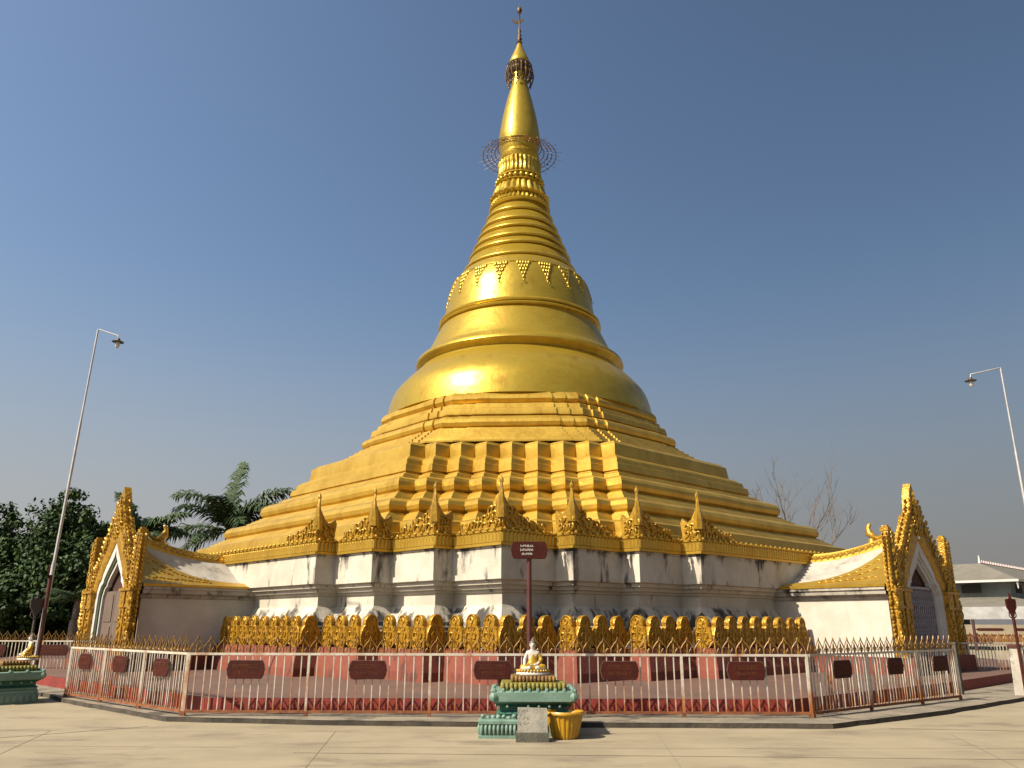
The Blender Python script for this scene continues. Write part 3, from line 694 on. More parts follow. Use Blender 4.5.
# ------------------------------------------------------------ fences
def panel(mb_p, mb_c, mb_r, p0, p1, z=.085, npk=15, crest=True):
    """pickets and rails between two posts; ogee hoops of gilded iron on the top rail"""
    d = Vector((p1[0] - p0[0], p1[1] - p0[1])); L = d.length; d /= L; ang = math.atan2(d.y, d.x)
    for i in range(1, npk):
        x, y = p0[0] + d.x * L * i / npk, p0[1] + d.y * L * i / npk
        j = random.uniform(-.014, .014)
        mb_p.box((x + j, y, z + .06 + .5), (.020, .020, 1.0), ang)
    m = ((p0[0] + p1[0]) / 2, (p0[1] + p1[1]) / 2)
    mb_p.box((m[0], m[1], z + 1.075), (L + .02, .04, .042), ang)
    mb_r.box((m[0], m[1], z + .075), (L - .03, .05, .045), ang)
    k = max(2, round(L / .255)); w = L / k
    for i in range(k):
        cx = (i + .5) * w
        for sg in (-1, 1):
            pts = []
            for u, h in ((.50, .0), (.52, .06), (.44, .12), (.28, .18), (.10, .23), (0, .30)):
                pts.append((p0[0] + d.x * (cx + sg * u * w), p0[1] + d.y * (cx + sg * u * w), z + 1.09 + h))
            mb_c.tube(pts, .011, 4)
            pts = []
            for u, h in ((.06, .0), (.10, .05), (.24, .10), (.30, .06), (.22, .03)):
                pts.append((p0[0] + d.x * (cx + sg * u * w), p0[1] + d.y * (cx + sg * u * w), z + 1.09 + h))
            mb_c.tube(pts, .009, 3)
        mb_c.tube([(p0[0] + d.x * cx, p0[1] + d.y * cx, z + 1.09 + h) for h in (0, .12, .2)], [.012, .022, .004], 4)
def fence(label, pts, sp=.115, group='white iron fences with gilded hoop tops'):
    f = thing('iron_fence', label, 'fence', (pts[0][0], pts[0][1], .085), 0, group)
    off = Vector((pts[0][0], pts[0][1], .085))
    def fx(x, y, z): return (x - off.x, y - off.y, z - off.z)
    for p in pts:
        b = MB(); b.X = fx; b.box((p[0], p[1], .085 + .55), (.045, .045, 1.09)); b.build('post', M['fence_white'], f)
        ft = MB(); ft.X = fx; ft.box((p[0], p[1], .085 + .04), (.06, .06, .08)); ft.build('post_foot', M['rust'], f)
    for p, q in zip(pts, pts[1:]):
        a, c, r = MB(), MB(), MB(); a.X = c.X = r.X = fx
        panel(a, c, r, p, q, npk=max(4, round(math.dist(p, q) / sp)))
        o = a.build('panel', M['fence_white'], f); r.build('bottom_rail', M['rust'], o); c.build('hoop_crest', M['gold_iron'], o)
    return f
def lerp2(p, q, t): return (p[0] + (q[0] - p[0]) * t, p[1] + (q[1] - p[1]) * t)
F0, F1, F2, F3 = (-10.22, 19.62), (-6.0, 15.77), (5.47, 15.68), (10.2, 19.45)
fence('long front run of the white iron fence, facing the camera behind the middle shrine', [lerp2(F1, F2, t) for t in (0, .195, .392, .595, .798, 1)], .152)
fence('slanting white fence run before the porch with the wooden door', [lerp2(F1, F0, t) for t in (.012, .33, .66, 1)])
fence('slanting white fence run before the sunlit porch with the lattice gate', [lerp2(F2, F3, t) for t in (.012, .35, .70, 1)])
fence('fence run far back behind the golden statue and lamp post, before dark trees', [(-20.5, 26.9), (-18.6, 26.8), (-16.7, 26.7), (-14.8, 26.6), (-13.1, 26.5)])
fence('fence run seen through the gap beside the lattice-gate porch', [(12.6, 26.6), (14.6, 26.9), (16.6, 27.2), (18.6, 27.5)])
fence('short fence run starting at the leaning white gate post', [(12.62, 20.75), (14.5, 22.4), (16.4, 24.1)])
gp = thing('gate_post', 'stout white gate post standing at the fence gap near the pavilion', 'post', (12.38, 20.72, .085), .8)
b = MB(); b.box((0, 0, .55), (.26, .26, 1.1), 0, .82); b.build('shaft', M['mould'], gp)
b = MB(); b.box((0, 0, 1.13), (.27, .27, .07)); b.build('cap', M['maroon_post'], gp)
b = MB(); b.box((.145, 0, .5), (.02, .22, .9)); b.build('side_board', M['maroon_post'], gp)
gp2 = thing('gate_post', 'slim gate post coloured dark for shade at the far side of the lattice-gate porch', 'post', (11.0, 20.9, .085), .6)
b = MB(); b.box((0, 0, .58), (.10, .10, 1.16)); b.build('shaft', M['stone_dark'], gp2)  # pale post in shadow; its shade is put into the dark stone colour
b = MB(); b.box((0, 0, 1.19), (.13, .13, .05)); b.build('cap', M['stone_dark'], gp2)

# ------------------------------------------------------------ boards hung on the fence
SIGN = [(.35, 0), (.335, .035), (.33, .09), (.295, .155), (-.295, .155), (-.33, .09), (-.335, .035), (-.35, 0), (-.335, -.035), (-.33, -.09), (-.295, -.155), (.295, -.155), (.33, -.09), (.335, -.035)]
def board(mb, rim, fr, w=1.0, h=1.0):
    mb.prism([(u * w, z * h) for u, z in SIGN], fr, .022)
    rim.prism([(u * w * 1.035, z * h * 1.06) for u, z in SIGN], lambda u, z, d: fr(u, z, .010 + d), .010)
def hang_sign(p, q, t, label, seed, w=1.0, group='maroon boards hung on the fence'):
    x, y = lerp2(p, q, t); d = Vector((q[0] - p[0], q[1] - p[1])).normalized(); n = Vector((d.y, -d.x))
    if n.y > 0: n = -n
    o = thing('hanging_board', label, 'sign', (x + n.x * .05, y + n.y * .05, .89), math.atan2(n.y, n.x) + PI / 2, group)
    a, r, l = MB(), MB(), MB(); fr = lambda u, z, dd: (u, dd - .03, z)
    board(a, r, fr, w); a.build('board', M['sign_red'], o); r.build('rim', M['sign_edge'], o)
    letters(l, lambda u, z, dd: (u, -.031 - dd, z), .5 * w, .2, (.95, .8), seed, .003); l.build('lettering', M['letter_dim'], o)
FS = [(.095, 'dark maroon board on the front fence, nearest the corner by the wooden-door porch'), (.292, 'dark maroon board on the front fence, second from the wooden-door porch corner'),
      (.493, 'dark maroon board partly behind the seated statue of the middle shrine'), (.697, 'dark maroon board on the front fence right above the yellow tub, on its far side from the statue'), (.90, 'dark maroon board on the front fence nearest the corner by the lattice-gate porch')]
FS[3] = (.697, 'dark maroon board on the front fence, first past the yellow tub')
for k, (t, lb) in enumerate(FS): hang_sign(F1, F2, t, lb, k)
for k, (t, lb) in enumerate(((.17, 'sunlit red board on the slanting fence, closest to its front corner post'), (.50, 'sunlit red board in the middle of the slanting fence before the wooden door'), (.82, 'sunlit red board at the far end of the slanting fence before the wooden door'))): hang_sign(F1, F0, t, lb, 10 + k, .95)
for k, (t, lb) in enumerate(((.18, 'nearly black shaded board in the widest panel of the fence before the lattice gate'), (.52, 'nearly black shaded board in the middle panel of the fence before the lattice gate'), (.85, 'nearly black shaded board in the last panel of the fence before the lattice gate'))): hang_sign(F2, F3, t, lb, 20 + k, .95)
hang_sign((-18.6, 26.8), (-16.7, 26.7), .1, 'small dark board on the far fence at the very edge of the picture', 31, .8)
hang_sign((-16.7, 26.7), (-14.8, 26.6), .25, 'small dark board on the far fence just beside the seated golden statue', 32, .8)
hang_sign((-14.8, 26.6), (-13.1, 26.5), .2, 'wide dark board on the far fence between the leaning lamp post and near fence', 33, 1.6)
hang_sign((12.62, 20.75), (14.5, 22.4), .75, 'dark red board on the short fence beyond the white gate post', 34, .8)

# ------------------------------------------------------------ shrines
def skin_mesh(name, verts, edges, rad, m, parent, sub=2):
    me = bpy.data.meshes.new(name); me.from_pydata(verts, edges, []); o = bpy.data.objects.new(name, me); COL.objects.link(o)
    md = o.modifiers.new('skin', 'SKIN'); md.use_smooth_shade = True
    for i, r in enumerate(rad):
        me.skin_vertices[0].data[i].radius = (r if isinstance(r, tuple) else (r, r)); me.skin_vertices[0].data[i].use_root = (i == 0)
    s = o.modifiers.new('sub', 'SUBSURF'); s.levels = sub; s.render_levels = sub
    dg = bpy.context.evaluated_depsgraph_get(); nm = bpy.data.meshes.new_from_object(o.evaluated_get(dg))
    bpy.data.objects.remove(o); ob = bpy.data.objects.new(name, nm); COL.objects.link(ob); nm.materials.clear(); nm.materials.append(m)
    for p in nm.polygons: p.use_smooth = True
    ob.parent = parent; return ob
def shrine_base(loc, rz, label):
    o = thing('shrine_pedestal', label, 'pedestal', loc, rz, 'green shrine pedestals')
    pb = MB()
    pb.rings([[(x * w, y * d, z) for x, y in ((-.5, -.5), (.5, -.5), (.5, .5), (-.5, .5))] for w, d, z in ((1.24, .96, 0), (1.24, .96, .20), (1.20, .92, .22), (1.20, .92, .27), (1.14, .88, .29), (1.14, .88, .34))], True, True, True)
    for i in range(7): pb.box((-.5 + i / 6, -.485, .11), (.10, .02, .13)); pb.box((-.628, -.38 + .76 * i / 6, .11), (.02, .08, .13)); pb.box((.628, -.38 + .76 * i / 6, .11), (.02, .08, .13))
    pb.build('foot', M['jade'], o)
    nk = MB(); nk.rings([[(x * w, y * d, z) for x, y in ((-.5, -.5), (.5, -.5), (.5, .5), (-.5, .5))] for w, d, z in ((1.2, .92, .33), (1.08, .82, .38), (1.08, .82, .44), (1.28, 1.0, .50))])
    nk.build('waist', M['jade_dark'], o)
    st = MB()
    for i in range(6):
        x = -.42 + .84 * i / 5
        if i == 1: continue
        st.ball((x, -.47, .445), .028, 8, 5, 1.1)
    for i in range(4): 
        for sx in (-1, 1): st.ball((sx * .60, -.3 + .2 * i, .445), .026, 8, 5, 1.1)
    st.build('rosette', M['jade'], o, 80)
    sl_ = MB()
    sl_.rings([[(x * w, y * d, z) for x, y in ((-.5, -.5), (.5, -.5), (.5, .5), (-.5, .5))] for w, d, z in ((1.22, .94, .485), (1.30, 1.02, .50), (1.34, 1.06, .52), (1.34, 1.06, .655), (1.30, 1.02, .67), (1.26, .98, .672))], True, True, True)
    for sx in (-1, 1):
        for y in (-.5, -.17, .17, .5): sl_.ball((sx * .655, y, .675), .04, 6, 4, 1.1)
        for yy in (-1, 1): sl_.ball((sx * .64, yy * .50, .585), .075, 8, 5)
    for i in range(10):
        x = -.63 + 1.26 * i / 9; sl_.ball((x, -.50, .68), .036, 6, 4, 1.2); sl_.ball((x, .50, .68), .036, 6, 4, 1.2)
    sl_.build('slab', M['jade'], o, 35)
    def petals(name, m, w, d, z0, z1, n):
        mb = MB(); mb.box((0, 0, (z0 + z1) / 2), (w - .08, d - .08, z1 - z0))
        for L, oo, rot in ((w, d / 2, 0), (w, d / 2, PI), (d, w / 2, PI / 2), (d, w / 2, -PI / 2)):
            k = max(2, round(n * L / w)); C, S = math.cos(rot), math.sin(rot)
            for i in range(k):
                u = -L / 2 + L * (i + .5) / k; a, b_ = u, -oo + .03
                mb.ball((C * a - S * b_, S * a + C * b_, (z0 + z1) / 2), L / k * .54, 8, 5, (z1 - z0) / (L / k) * .95)
        mb.build(name, m, o, 60)
    petals('lotus_tier', M['moss_gold'], 1.06, .80, .672, .795, 15)
    petals('lotus_tier', M['old_gold'], .74, .58, .79, .895, 12)
    return o
def statue(loc, rz, label):
    o = thing('seated_statue', label, 'statue', loc, rz, 'small seated statues on shrines')
    d = MB(); d.lathe([(.0001, 0), (.27, 0), (.285, .02), (.27, .045), (.255, .06), (.25, .075), (.0001, .078)], 32, sx=1, sy=.78); d.build('seat_disc', M['marble'], o, 60)
    g_ = MB()
    for i in range(30):
        t = 2 * PI * i / 30; g_.ball((.262 * math.cos(t), .205 * math.sin(t), .072), .022, 6, 4, 1.1)
    g_.build('seat_rim', M['robe_gold'], o, 60)
    V = [(0, .01, .13), (0, .015, .21), (0, .01, .30), (0, .01, .365), (0, .0, .40), (0, -.008, .435), (0, -.012, .475), (0, -.004, .515),
         (-.085, .01, .355), (-.135, -.01, .25), (-.142, -.10, .155), (-.138, -.145, .112), (.085, .01, .355), (.138, -.01, .24), (.07, -.10, .17), (.01, -.125, .165),
         (-.07, -.02, .125), (-.20, -.11, .118), (-.03, -.175, .115), (.07, -.02, .125), (.20, -.11, .118), (.03, -.165, .12)]
    E = [(0, 1), (1, 2), (2, 3), (3, 4), (4, 5), (5, 6), (6, 7), (3, 8), (8, 9), (9, 10), (10, 11), (3, 12), (12, 13), (13, 14), (14, 15), (0, 16), (16, 17), (17, 18), (0, 19), (19, 20), (20, 21)]
    rad = [(.085, .07), (.075, .062), (.088, .062), (.06, .05), (.033, .033), (.043, .047), (.05, .055), (.04, .045), .036, .031, .023, .02, .036, .031, .023, .022, .06, .052, .034, .06, .052, .034]
    body = skin_mesh('body', V, E, rad, M['marble'], o)
    fg = MB()
    for k in range(5): fg.tube([(-.150 + .009 * k, -.15, .108), (-.152 + .009 * k, -.168, .09), (-.152 + .009 * k, -.172, .078 + .003 * abs(k - 2))], [.0055, .005, .003], 5)
    for k in range(5): fg.tube([(.0 - .002 * k, -.13 - .006 * k, .172), (-.03, -.135 - .007 * k, .174), (-.05 + .004 * abs(k - 2), -.135 - .007 * k, .172)], [.0055, .005, .003], 5)
    fg.build('fingers', M['marble'], o, 90)
    fc = MB(); fc.ball((0, -.062, .478), .011, 6, 4, 1.5); 
    for sx in (-1, 1): fc.ball((sx * .05, 0, .475), .013, 6, 5, 2.2, .5)
    fc.build('nose_and_ears', M['marble'], o, 90)
    ey = MB()
    for sx in (-1, 1): ey.ball((sx * .02, -.057, .488), .007, 6, 4, .5, 1.3)
    ey.ball((0, -.058, .456), .009, 6, 4, .4, 1.4); ey.build('eyes_and_mouth', M['hair_black'], o)
    hr = MB(); hr.ball((0, .008, .505), .056, 14, 8, .85); hr.ball((0, .012, .552), .026, 10, 6, 1.1); hr.ball((0, .012, .585), .01, 6, 5, 1.6); hr.build('hair', M['hair_black'], o, 180)
    Vr = [(0, .012, .13), (0, .015, .21), (.008, .012, .30), (.03, .012, .35), (.088, .012, .355), (.142, -.01, .24), (.085, -.09, .175), (-.07, -.02, .127), (-.20, -.11, .12), (-.05, -.165, .117), (.07, -.02, .127), (.20, -.11, .12), (.05, -.158, .122)]
    Er = [(0, 1), (1, 2), (2, 3), (3, 4), (4, 5), (5, 6), (0, 7), (7, 8), (8, 9), (0, 10), (10, 11), (11, 12)]
    rr_ = [(.094, .078), (.083, .07), (.092, .069), (.06, .056), .041, .037, .029, .067, .058, .038, .067, .058, .038]
    skin_mesh('robe', Vr, Er, rr_, M['robe_gold'], o)
    return o
CS = (.36, 14.2)
shrine_base((CS[0], CS[1], 0), 0, 'green carved pedestal of the middle shrine, standing before the front fence')
statue((CS[0], CS[1] - .05, .893), 0, 'small white seated statue in a gold robe on the middle green pedestal')
LS = (-11.32, 19.2)
sh2 = shrine_base((LS[0], LS[1], 0), -R(45), 'green carved pedestal beside the tall lamp post, before the dark trees')
statue((LS[0] + .26, LS[1] + .16, .893), -R(52), 'small golden seated statue turned away, on the pedestal beside the lamp post')
bl = thing('carved_block', 'low green carved block with upright leaf reliefs beside the grey stone tablet', 'block', (-.20, 13.68, 0), 0)
b = MB(); b.rings([[(x * w, y * d, z) for x, y in ((-.5, -.5), (.5, -.5), (.5, .5), (-.5, .5))] for w, d, z in ((.62, .44, 0), (.62, .44, .04), (.58, .40, .05), (.58, .40, .20), (.63, .45, .21), (.63, .45, .25), (.56, .38, .27))], True, True, True); b.build('body', M['jade'], bl)
b = MB()
for rot, L, oo in ((0, .58, .20), (PI / 2, .40, .29), (-PI / 2, .40, .29)):
    C, S = math.cos(rot), math.sin(rot); n = round(L / .068)
    for i in range(n):
        u = -L / 2 + L * (i + .5) / n
        pts = [(u, -oo + .005, .05), (u, -oo - .014, .09), (u, -oo - .016, .15), (u, -oo - .004, .19), (u, -oo + .01, .205)]
        b.tube([(C * x - S * y, S * x + C * y, z) for x, y, z in pts], [.016, .024, .027, .022, .01], 6)
b.build('leaf_relief', M['jade'], bl, 60)
b = MB(); rd = random.Random(8)
for i in range(7): b.ball((-.25 + .5 * i / 6, .02 + rd.uniform(-.04, .04), .285 + rd.uniform(-.01, .02)), rd.uniform(.035, .06), 7, 5, .8)
b.build('top_carving', M['jade'], bl, 80)
# stone tablet, tub
tb = thing('stone_tablet', 'pale grey stone tablet with a faint drawing, leaning at the middle shrine', 'tablet', (.32, 13.22, 0), 0)
b = MB(); b.box((0, 0, .065), (.50, .30, .13)); b.build('tablet_foot', M['stone_dark'], tb)
sl2 = lambda u, z, d: (u, -.06 + z * .22 + d, .13 + z)
b = MB(); b.prism([(-.225, 0), (.235, .0), (.23, .33), (-.22, .34)], sl2, .09); b.build('slab', M['stone'], tb)
b = MB(); rd = random.Random(3)
for k in range(26):
    u = -.22 + .17 * rd.random(); z = .10 + .2 * rd.random(); a = rd.uniform(0, PI); L = rd.uniform(.02, .05)
    pts = [(u, z), (u + math.cos(a) * L, z + math.sin(a) * L), (u + math.cos(a) * L - .008 * math.sin(a), z + math.sin(a) * L + .008 * math.cos(a)), (u - .008 * math.sin(a), z + .008 * math.cos(a))]
    b.prism(pts, lambda u, z, d: sl2(u, z, -.003 + d), .003)
b.build('drawing', M['ink'], tb)
tu = thing('plastic_tub', 'ribbed yellow plastic tub standing beside the grey stone tablet', 'tub', (.84, 13.55, 0), 0)
rib = lambda t, z: 1 + .045 * (1 if math.cos(22 * t) > .2 else 0)
b = MB(); b.lathe([(.0001, .004), (.185, .004), (.205, .04), (.245, .2), (.275, .35)], 132, mod=rib)
b.lathe([(.285, .35), (.31, .352), (.315, .375), (.30, .40), (.27, .395), (.25, .36), (.24, .32)], 48); b.build('bowl', M['yellow'], tu, 30)
b = MB(); b.lathe([(.24, .325), (.0001, .33)], 24); b.build('soil', M['soil'], tu)
# sign posts
def pole_sign(loc, rz, label, seed, h=3.07):
    o = thing('sign_post', label, 'sign', loc, rz, 'maroon sign posts behind the shrines')
    b = MB(); b.lathe([(.0001, 0), (.055, .0), (.05, .1), (.045, h - .25), (.0001, h - .24)], 12); b.build('pole', M['maroon_post'], o, 60)
    a, r, l = MB(), MB(), MB(); fr = lambda u, z, d: (u, -.07 + d, h - .16 + z)
    board(a, r, fr, .95, .95); a.build('board', M['sign_red'], o); r.build('rim', M['maroon_post'], o)
    letters(l, lambda u, z, d: (u - .04, -.072 - d, h - .155 + z), .25, .215, (.95, 1.0, .82), seed, .004, .60, False); l.build('lettering', M['letter_white'], o)
    return o
pole_sign((.32, 14.95, 0), R(4), 'maroon sign post with three lines of white lettering behind the middle shrine', 77, 3.16)
pole_sign((-11.21, 20.0, 0), -R(62), 'maroon sign post seen edge-on beside the tall lamp post and dark trees', 78)
def leaf_sign(loc, rz, label, h, m):
    o = thing('leaf_standard', label, 'sign', loc, rz, 'leaf-shaped boards on poles')
    b = MB(); b.lathe([(.0001, 0), (.05, 0), (.035, .1), (.03, h - .5), (.02, h - .45)], 8); b.build('pole', m, o, 60)
    b = MB(); b.prism([(0, -.52), (.05, -.44), (.10, -.32), (.20, -.20), (.215, .0), (.19, .06), (.08, .05), (.03, .10), (.02, .22), (-.02, .22), (-.03, .10), (-.08, .05), (-.19, .06), (-.215, 0), (-.20, -.20), (-.10, -.32), (-.05, -.44)], lambda u, z, d: (u * .72, -.02 + d, h + z * .8 - .2), .04)
    for s in (-1, 1): b.tube([(s * .02, 0, h - .62), (s * .11, 0, h - .56), (s * .10, 0, h - .46), (s * .03, 0, h - .5)], .014, 5)
    b.build('leaf_board', m, o)
leaf_sign((12.25, 20.35, 0), .3, 'red leaf-shaped board on a pole before the pale pavilion', 2.48, M['sign_red'])
leaf_sign((-11.37, 19.9, 0), .9, 'dark brown leaf-shaped board on a thin pole behind the golden statue', 2.42, M['lamp_dark'])

# ------------------------------------------------------------ lamp posts
def lamp(loc, h, arm, label, r=.05, th=.42):
    """arm: vector of the bracket in the XY plane"""
    o = thing('street_lamp', label, 'street lamp', loc, 0, 'tall slim street lamps')
    b = MB(); b.lathe([(.0001, 0), (.13, 0), (.13, .03), (r * 1.5, .05), (r * 1.5, h * .33), (r * 1.1, h * .34), (r, h * .72), (r * .75, h * .73), (r * .68, h), (.0001, h + .01)], 10); b.build('pole', M['galv'], o, 60)
    ax_, ay, dz = arm
    b = MB(); b.tube([(0, 0, h - .03), (ax_ * .06, ay * .06, h - .005), (ax_ * .5, ay * .5, h + dz * .5), (ax_, ay, h + dz), (ax_ * 1.03, ay * 1.03, h + dz - .12)], r * .55, 6); b.build('bracket', M['lamp_dark'] if r > .04 else M['galv'], o, 60)
    b = MB(); b.lathe([(.02, -.08), (.05, -.10), (.055, -.14), (.15, -.18), (.155, -.19), (.05, -.195)], 14, (ax_ * 1.03, ay * 1.03, h + dz)); b.build('lamp_shade', M['lamp_dark'], o, 50)
    b = MB(); b.lathe([(.045, -.19), (.06, -.26), (.05, -.34), (.0001, -.37)], 10, (ax_ * 1.03, ay * 1.03, h + dz)); b.build('bulb', M['lamp_glass'], o, 60)
    return o
lamp_left = lamp((-11.60, 20.6, 0), 9.42, (.80, -.4, -.30), 'tall slim lamp post against the sky at the wooden-door side, beside dark trees', .034)
lamp_left.rotation_euler = (0, R(1.5), 0)
lamp((13.5, 21.05, 0), 8.52, (-.80, .1, -.16), 'tall slim lamp post standing in front of the pale pavilion', .034)
lamp((-17.0, 54.0, 0), 10.15, (1.15, -.05, .02), 'distant lamp post in front of the palm, rising behind the golden terraces', .04)

# ------------------------------------------------------------ trees
def leafy(loc, label, cl, seed, trunk_h, n=9000, m='leaf', size=.34, group='broad trees beyond the far fence'):
    """cl: clumps (x, y, z, r) relative to loc"""
    rd = random.Random(seed)
    o = thing('broadleaf_tree', label, 'tree', loc, 0, group)
    t = MB(); top = Vector((0, 0, trunk_h))
    t.tube([(0, 0, -.1), (.1, 0, trunk_h * .5), tuple(top)], [.32, .24, .19], 8)
    for x, y, z, r in cl: t.tube([tuple(top), (x * .5, y * .5, (trunk_h + z) / 2 + .2), (x, y, z)], [.15, .09, .03], 5)
    t.build('trunk', M['bark'], o, 60)
    sub = []
    for x, y, z, r in cl:
        for _ in range(int(10 + 14 * r)):
            d = Vector((rd.gauss(0, 1), rd.gauss(0, 1), rd.gauss(0, .85))).normalized() * r * rd.uniform(.55, 1.05)
            sub.append((Vector((x, y, z)) + d, rd.uniform(.3, .62) * (r / 1.8) ** .5))
    mb = MB(); vs = []; fs = []
    for i in range(n):
        c, r = rd.choice(sub)
        d = Vector((rd.gauss(0, 1), rd.gauss(0, 1), rd.gauss(0, .8))).normalized()
        p = c + d * r * rd.uniform(.5, 1.1); p.z = max(p.z, .3)
        nn = (d + Vector((rd.uniform(-.8, .8), rd.uniform(-.8, .8), rd.uniform(-.2, .9)))).normalized()
        a = nn.orthogonal().normalized(); b_ = nn.cross(a); th = rd.uniform(0, 6.3); a, b_ = a * math.cos(th) + b_ * math.sin(th), b_ * math.cos(th) - a * math.sin(th)
        s = size * rd.uniform(.5, 1.1); k = len(vs)
        vs += [tuple(p - a * s * .5), tuple(p + b_ * s * .26 - nn * s * .07), tuple(p + a * s * .5 - nn * s * .12), tuple(p - b_ * s * .26 - nn * s * .07)]; fs.append([k, k + 1, k + 2, k + 3])
    me = bpy.data.meshes.new('crown'); me.from_pydata(vs, [], fs); me.materials.append(M[m])
    c = bpy.data.objects.new('crown', me); COL.objects.link(c); c.parent = o
    return o
def clumps(seed, w, z0, z1, n, r=(1.2, 2.0)):
    rd = random.Random(seed); out = []
    for i in range(n):
        t = rd.random(); z = z0 + (z1 - z0) * t; f = w * (1 - .55 * abs(t - .35) ** 1.3 * 2)
        a = rd.uniform(0, 6.28); q = math.sqrt(rd.random()) * f
        out.append((math.cos(a) * q, math.sin(a) * q, z, rd.uniform(*r)))
    return out
leafy((-23.3, 42.0, 0), 'tall dark dense tree rising just beside the wooden-door porch gable', [(.2, 0, 6.9, 1.3), (-.8, .3, 6.0, 1.6), (1.2, -.2, 5.8, 1.5), (.1, -.5, 4.8, 2.0)] + clumps(3, 3.0, 1.2, 5.2, 14, (1.5, 2.2)), 1, 2.4, 42000, size=.30)
leafy((-27.6, 42.5, 0), 'dark leafy tree with sunlit pale leaves, behind the far fence and golden statue', [(.3, 0, 6.6, 1.4), (-1.2, .3, 6.4, 1.6), (1.8, -.2, 5.2, 1.4), (.1, -.5, 4.8, 2.0)] + clumps(5, 3.2, 1.2, 5.2, 14, (1.5, 2.2)), 2, 2.2, 42000, size=.30)
leafy((-32.5, 43.5, 0), 'broad dark tree furthest out along the tree line', clumps(7, 3.6, 1.4, 6.8, 16), 3, 2.4, 26000, size=.32)
leafy((-19.0, 46.0, 0), 'low dark tree standing between the porch gable and the palms', clumps(8, 2.4, 1.0, 2.8, 11), 4, 1.6, 22000, size=.30)
leafy((-15.5, 51.0, 0), 'small bushy tree below the big palm, behind the golden terraces', clumps(9, 1.6, 2.0, 4.2, 7, (.8, 1.2)), 5, 1.8, 4500, 'leaf2', size=.26)
leafy((-25.2, 40.4, 0), 'low dark undergrowth tree in front of the tall trees', clumps(10, 3.6, .8, 2.8, 16), 6, 1.4, 26000, size=.30)

def palm(loc, h, label, fronds, seed, L0=4.0, lw=.085, group='feathery palms'):
    rd = random.Random(seed); o = thing('palm_tree', label, 'palm', loc, 0, group)
    t = MB(); t.lathe([(.0001, -.1), (.28, 0), (.24, h * .3), (.22, h * .7), (.17, h - .9), (.15, h - .2), (.06, h + .25)], 10); t.build('trunk', M['bark_pale'], o, 60)
    for az, el, L, droop in fronds:
        L *= L0; az = R(az); el = R(el); c = Vector((math.cos(az), math.sin(az), 0)); pts = []; p = Vector((0, 0, h)); N = 16; e = el
        for i in range(N + 1):
            pts.append(p.copy()); p = p + (c * math.cos(e) + Vector((0, 0, 1)) * math.sin(e)) * (L / N); e -= R(droop) * .60 / N * (1 + .9 * i / N)
        mb = MB(); mb.tube(pts, [.05 * (1 - .8 * i / N) for i in range(N + 1)], 4)
        K = 64; side = Vector((-c.y, c.x, 0))
        for j in range(K):
            t_ = .10 + .89 * j / K; f = t_ * N; i = int(f); q = pts[i].lerp(pts[min(i + 1, N)], f - i)
            tg = (pts[min(i + 1, N)] - pts[max(i - 1, 0)]).normalized(); nrm = tg.cross(side).normalized()
            ll = L * .29 * (math.sin(PI * (.12 + .80 * t_)) ** .8) * rd.uniform(.8, 1.15)
            for sg in (-1, 1):
                d = (side * sg * rd.uniform(.62, .95) + tg * .55 + nrm * rd.uniform(-.25, .45)).normalized()
                a = q + d * ll * .55 + Vector((0, 0, -.09 * ll)); b_ = q + d * ll * .86 + Vector((0, 0, -.44 * ll))
                wv = tg * lw * rd.uniform(.8, 1.3)
                mb.add([q - wv * .5, q + wv * .5, a + wv * .6, a - wv * .6, b_], [[0, 1, 2, 3], [3, 2, 4]])
        mb.build('frond', M['palm_leaf'], o)
    return o
palm((-17.5, 50.0, 0), 7.15, 'big feathery palm with one upright frond behind the golden terraces',
     [(60, 87, 1.14, 16), (176, 70, 1.22, 112), (178, 20, 1.1, 75), (190, -14, .95, 40), (3, 66, 1.36, 104), (-8, 50, 1.25, 92), (12, 34, 1.1, 80), (-20, 12, 1.0, 60), (40, 58, 1.05, 85), (270, 62, 1.0, 100), (300, 36, .95, 95), (90, 55, 1, 90), (125, 64, 1.1, 95), (235, 48, 1.05, 95), (250, 5, .85, 60), (325, 52, 1.0, 95), (330, -15, .8, 45)], 1)
palm((-20.6, 44.5, 0), 6.1, 'smaller palm half hidden behind the wooden-door porch gable', [(165, 80, .8, 60), (20, 58, .8, 80), (5, 35, .75, 80), (340, 50, .7, 80), (-25, 5, .75, 70), (180, 50, .55, 80), (90, 60, .7, 80), (270, 45, .6, 90), (320, 25, .75, 90), (60, 40, .8, 85), (140, 60, .55, 70)], 2)
palm((-18.6, 35.6, 0), 2.6, 'young palm whose pale fronds droop beside the carved door column', [(150, 30, .62, 40), (190, 40, .62, 60), (215, 15, .66, 50), (100, 45, .6, 80), (300, 45, .5, 80), (30, 45, .5, 80), (240, 40, .55, 80)], 3, 2.6, .03)

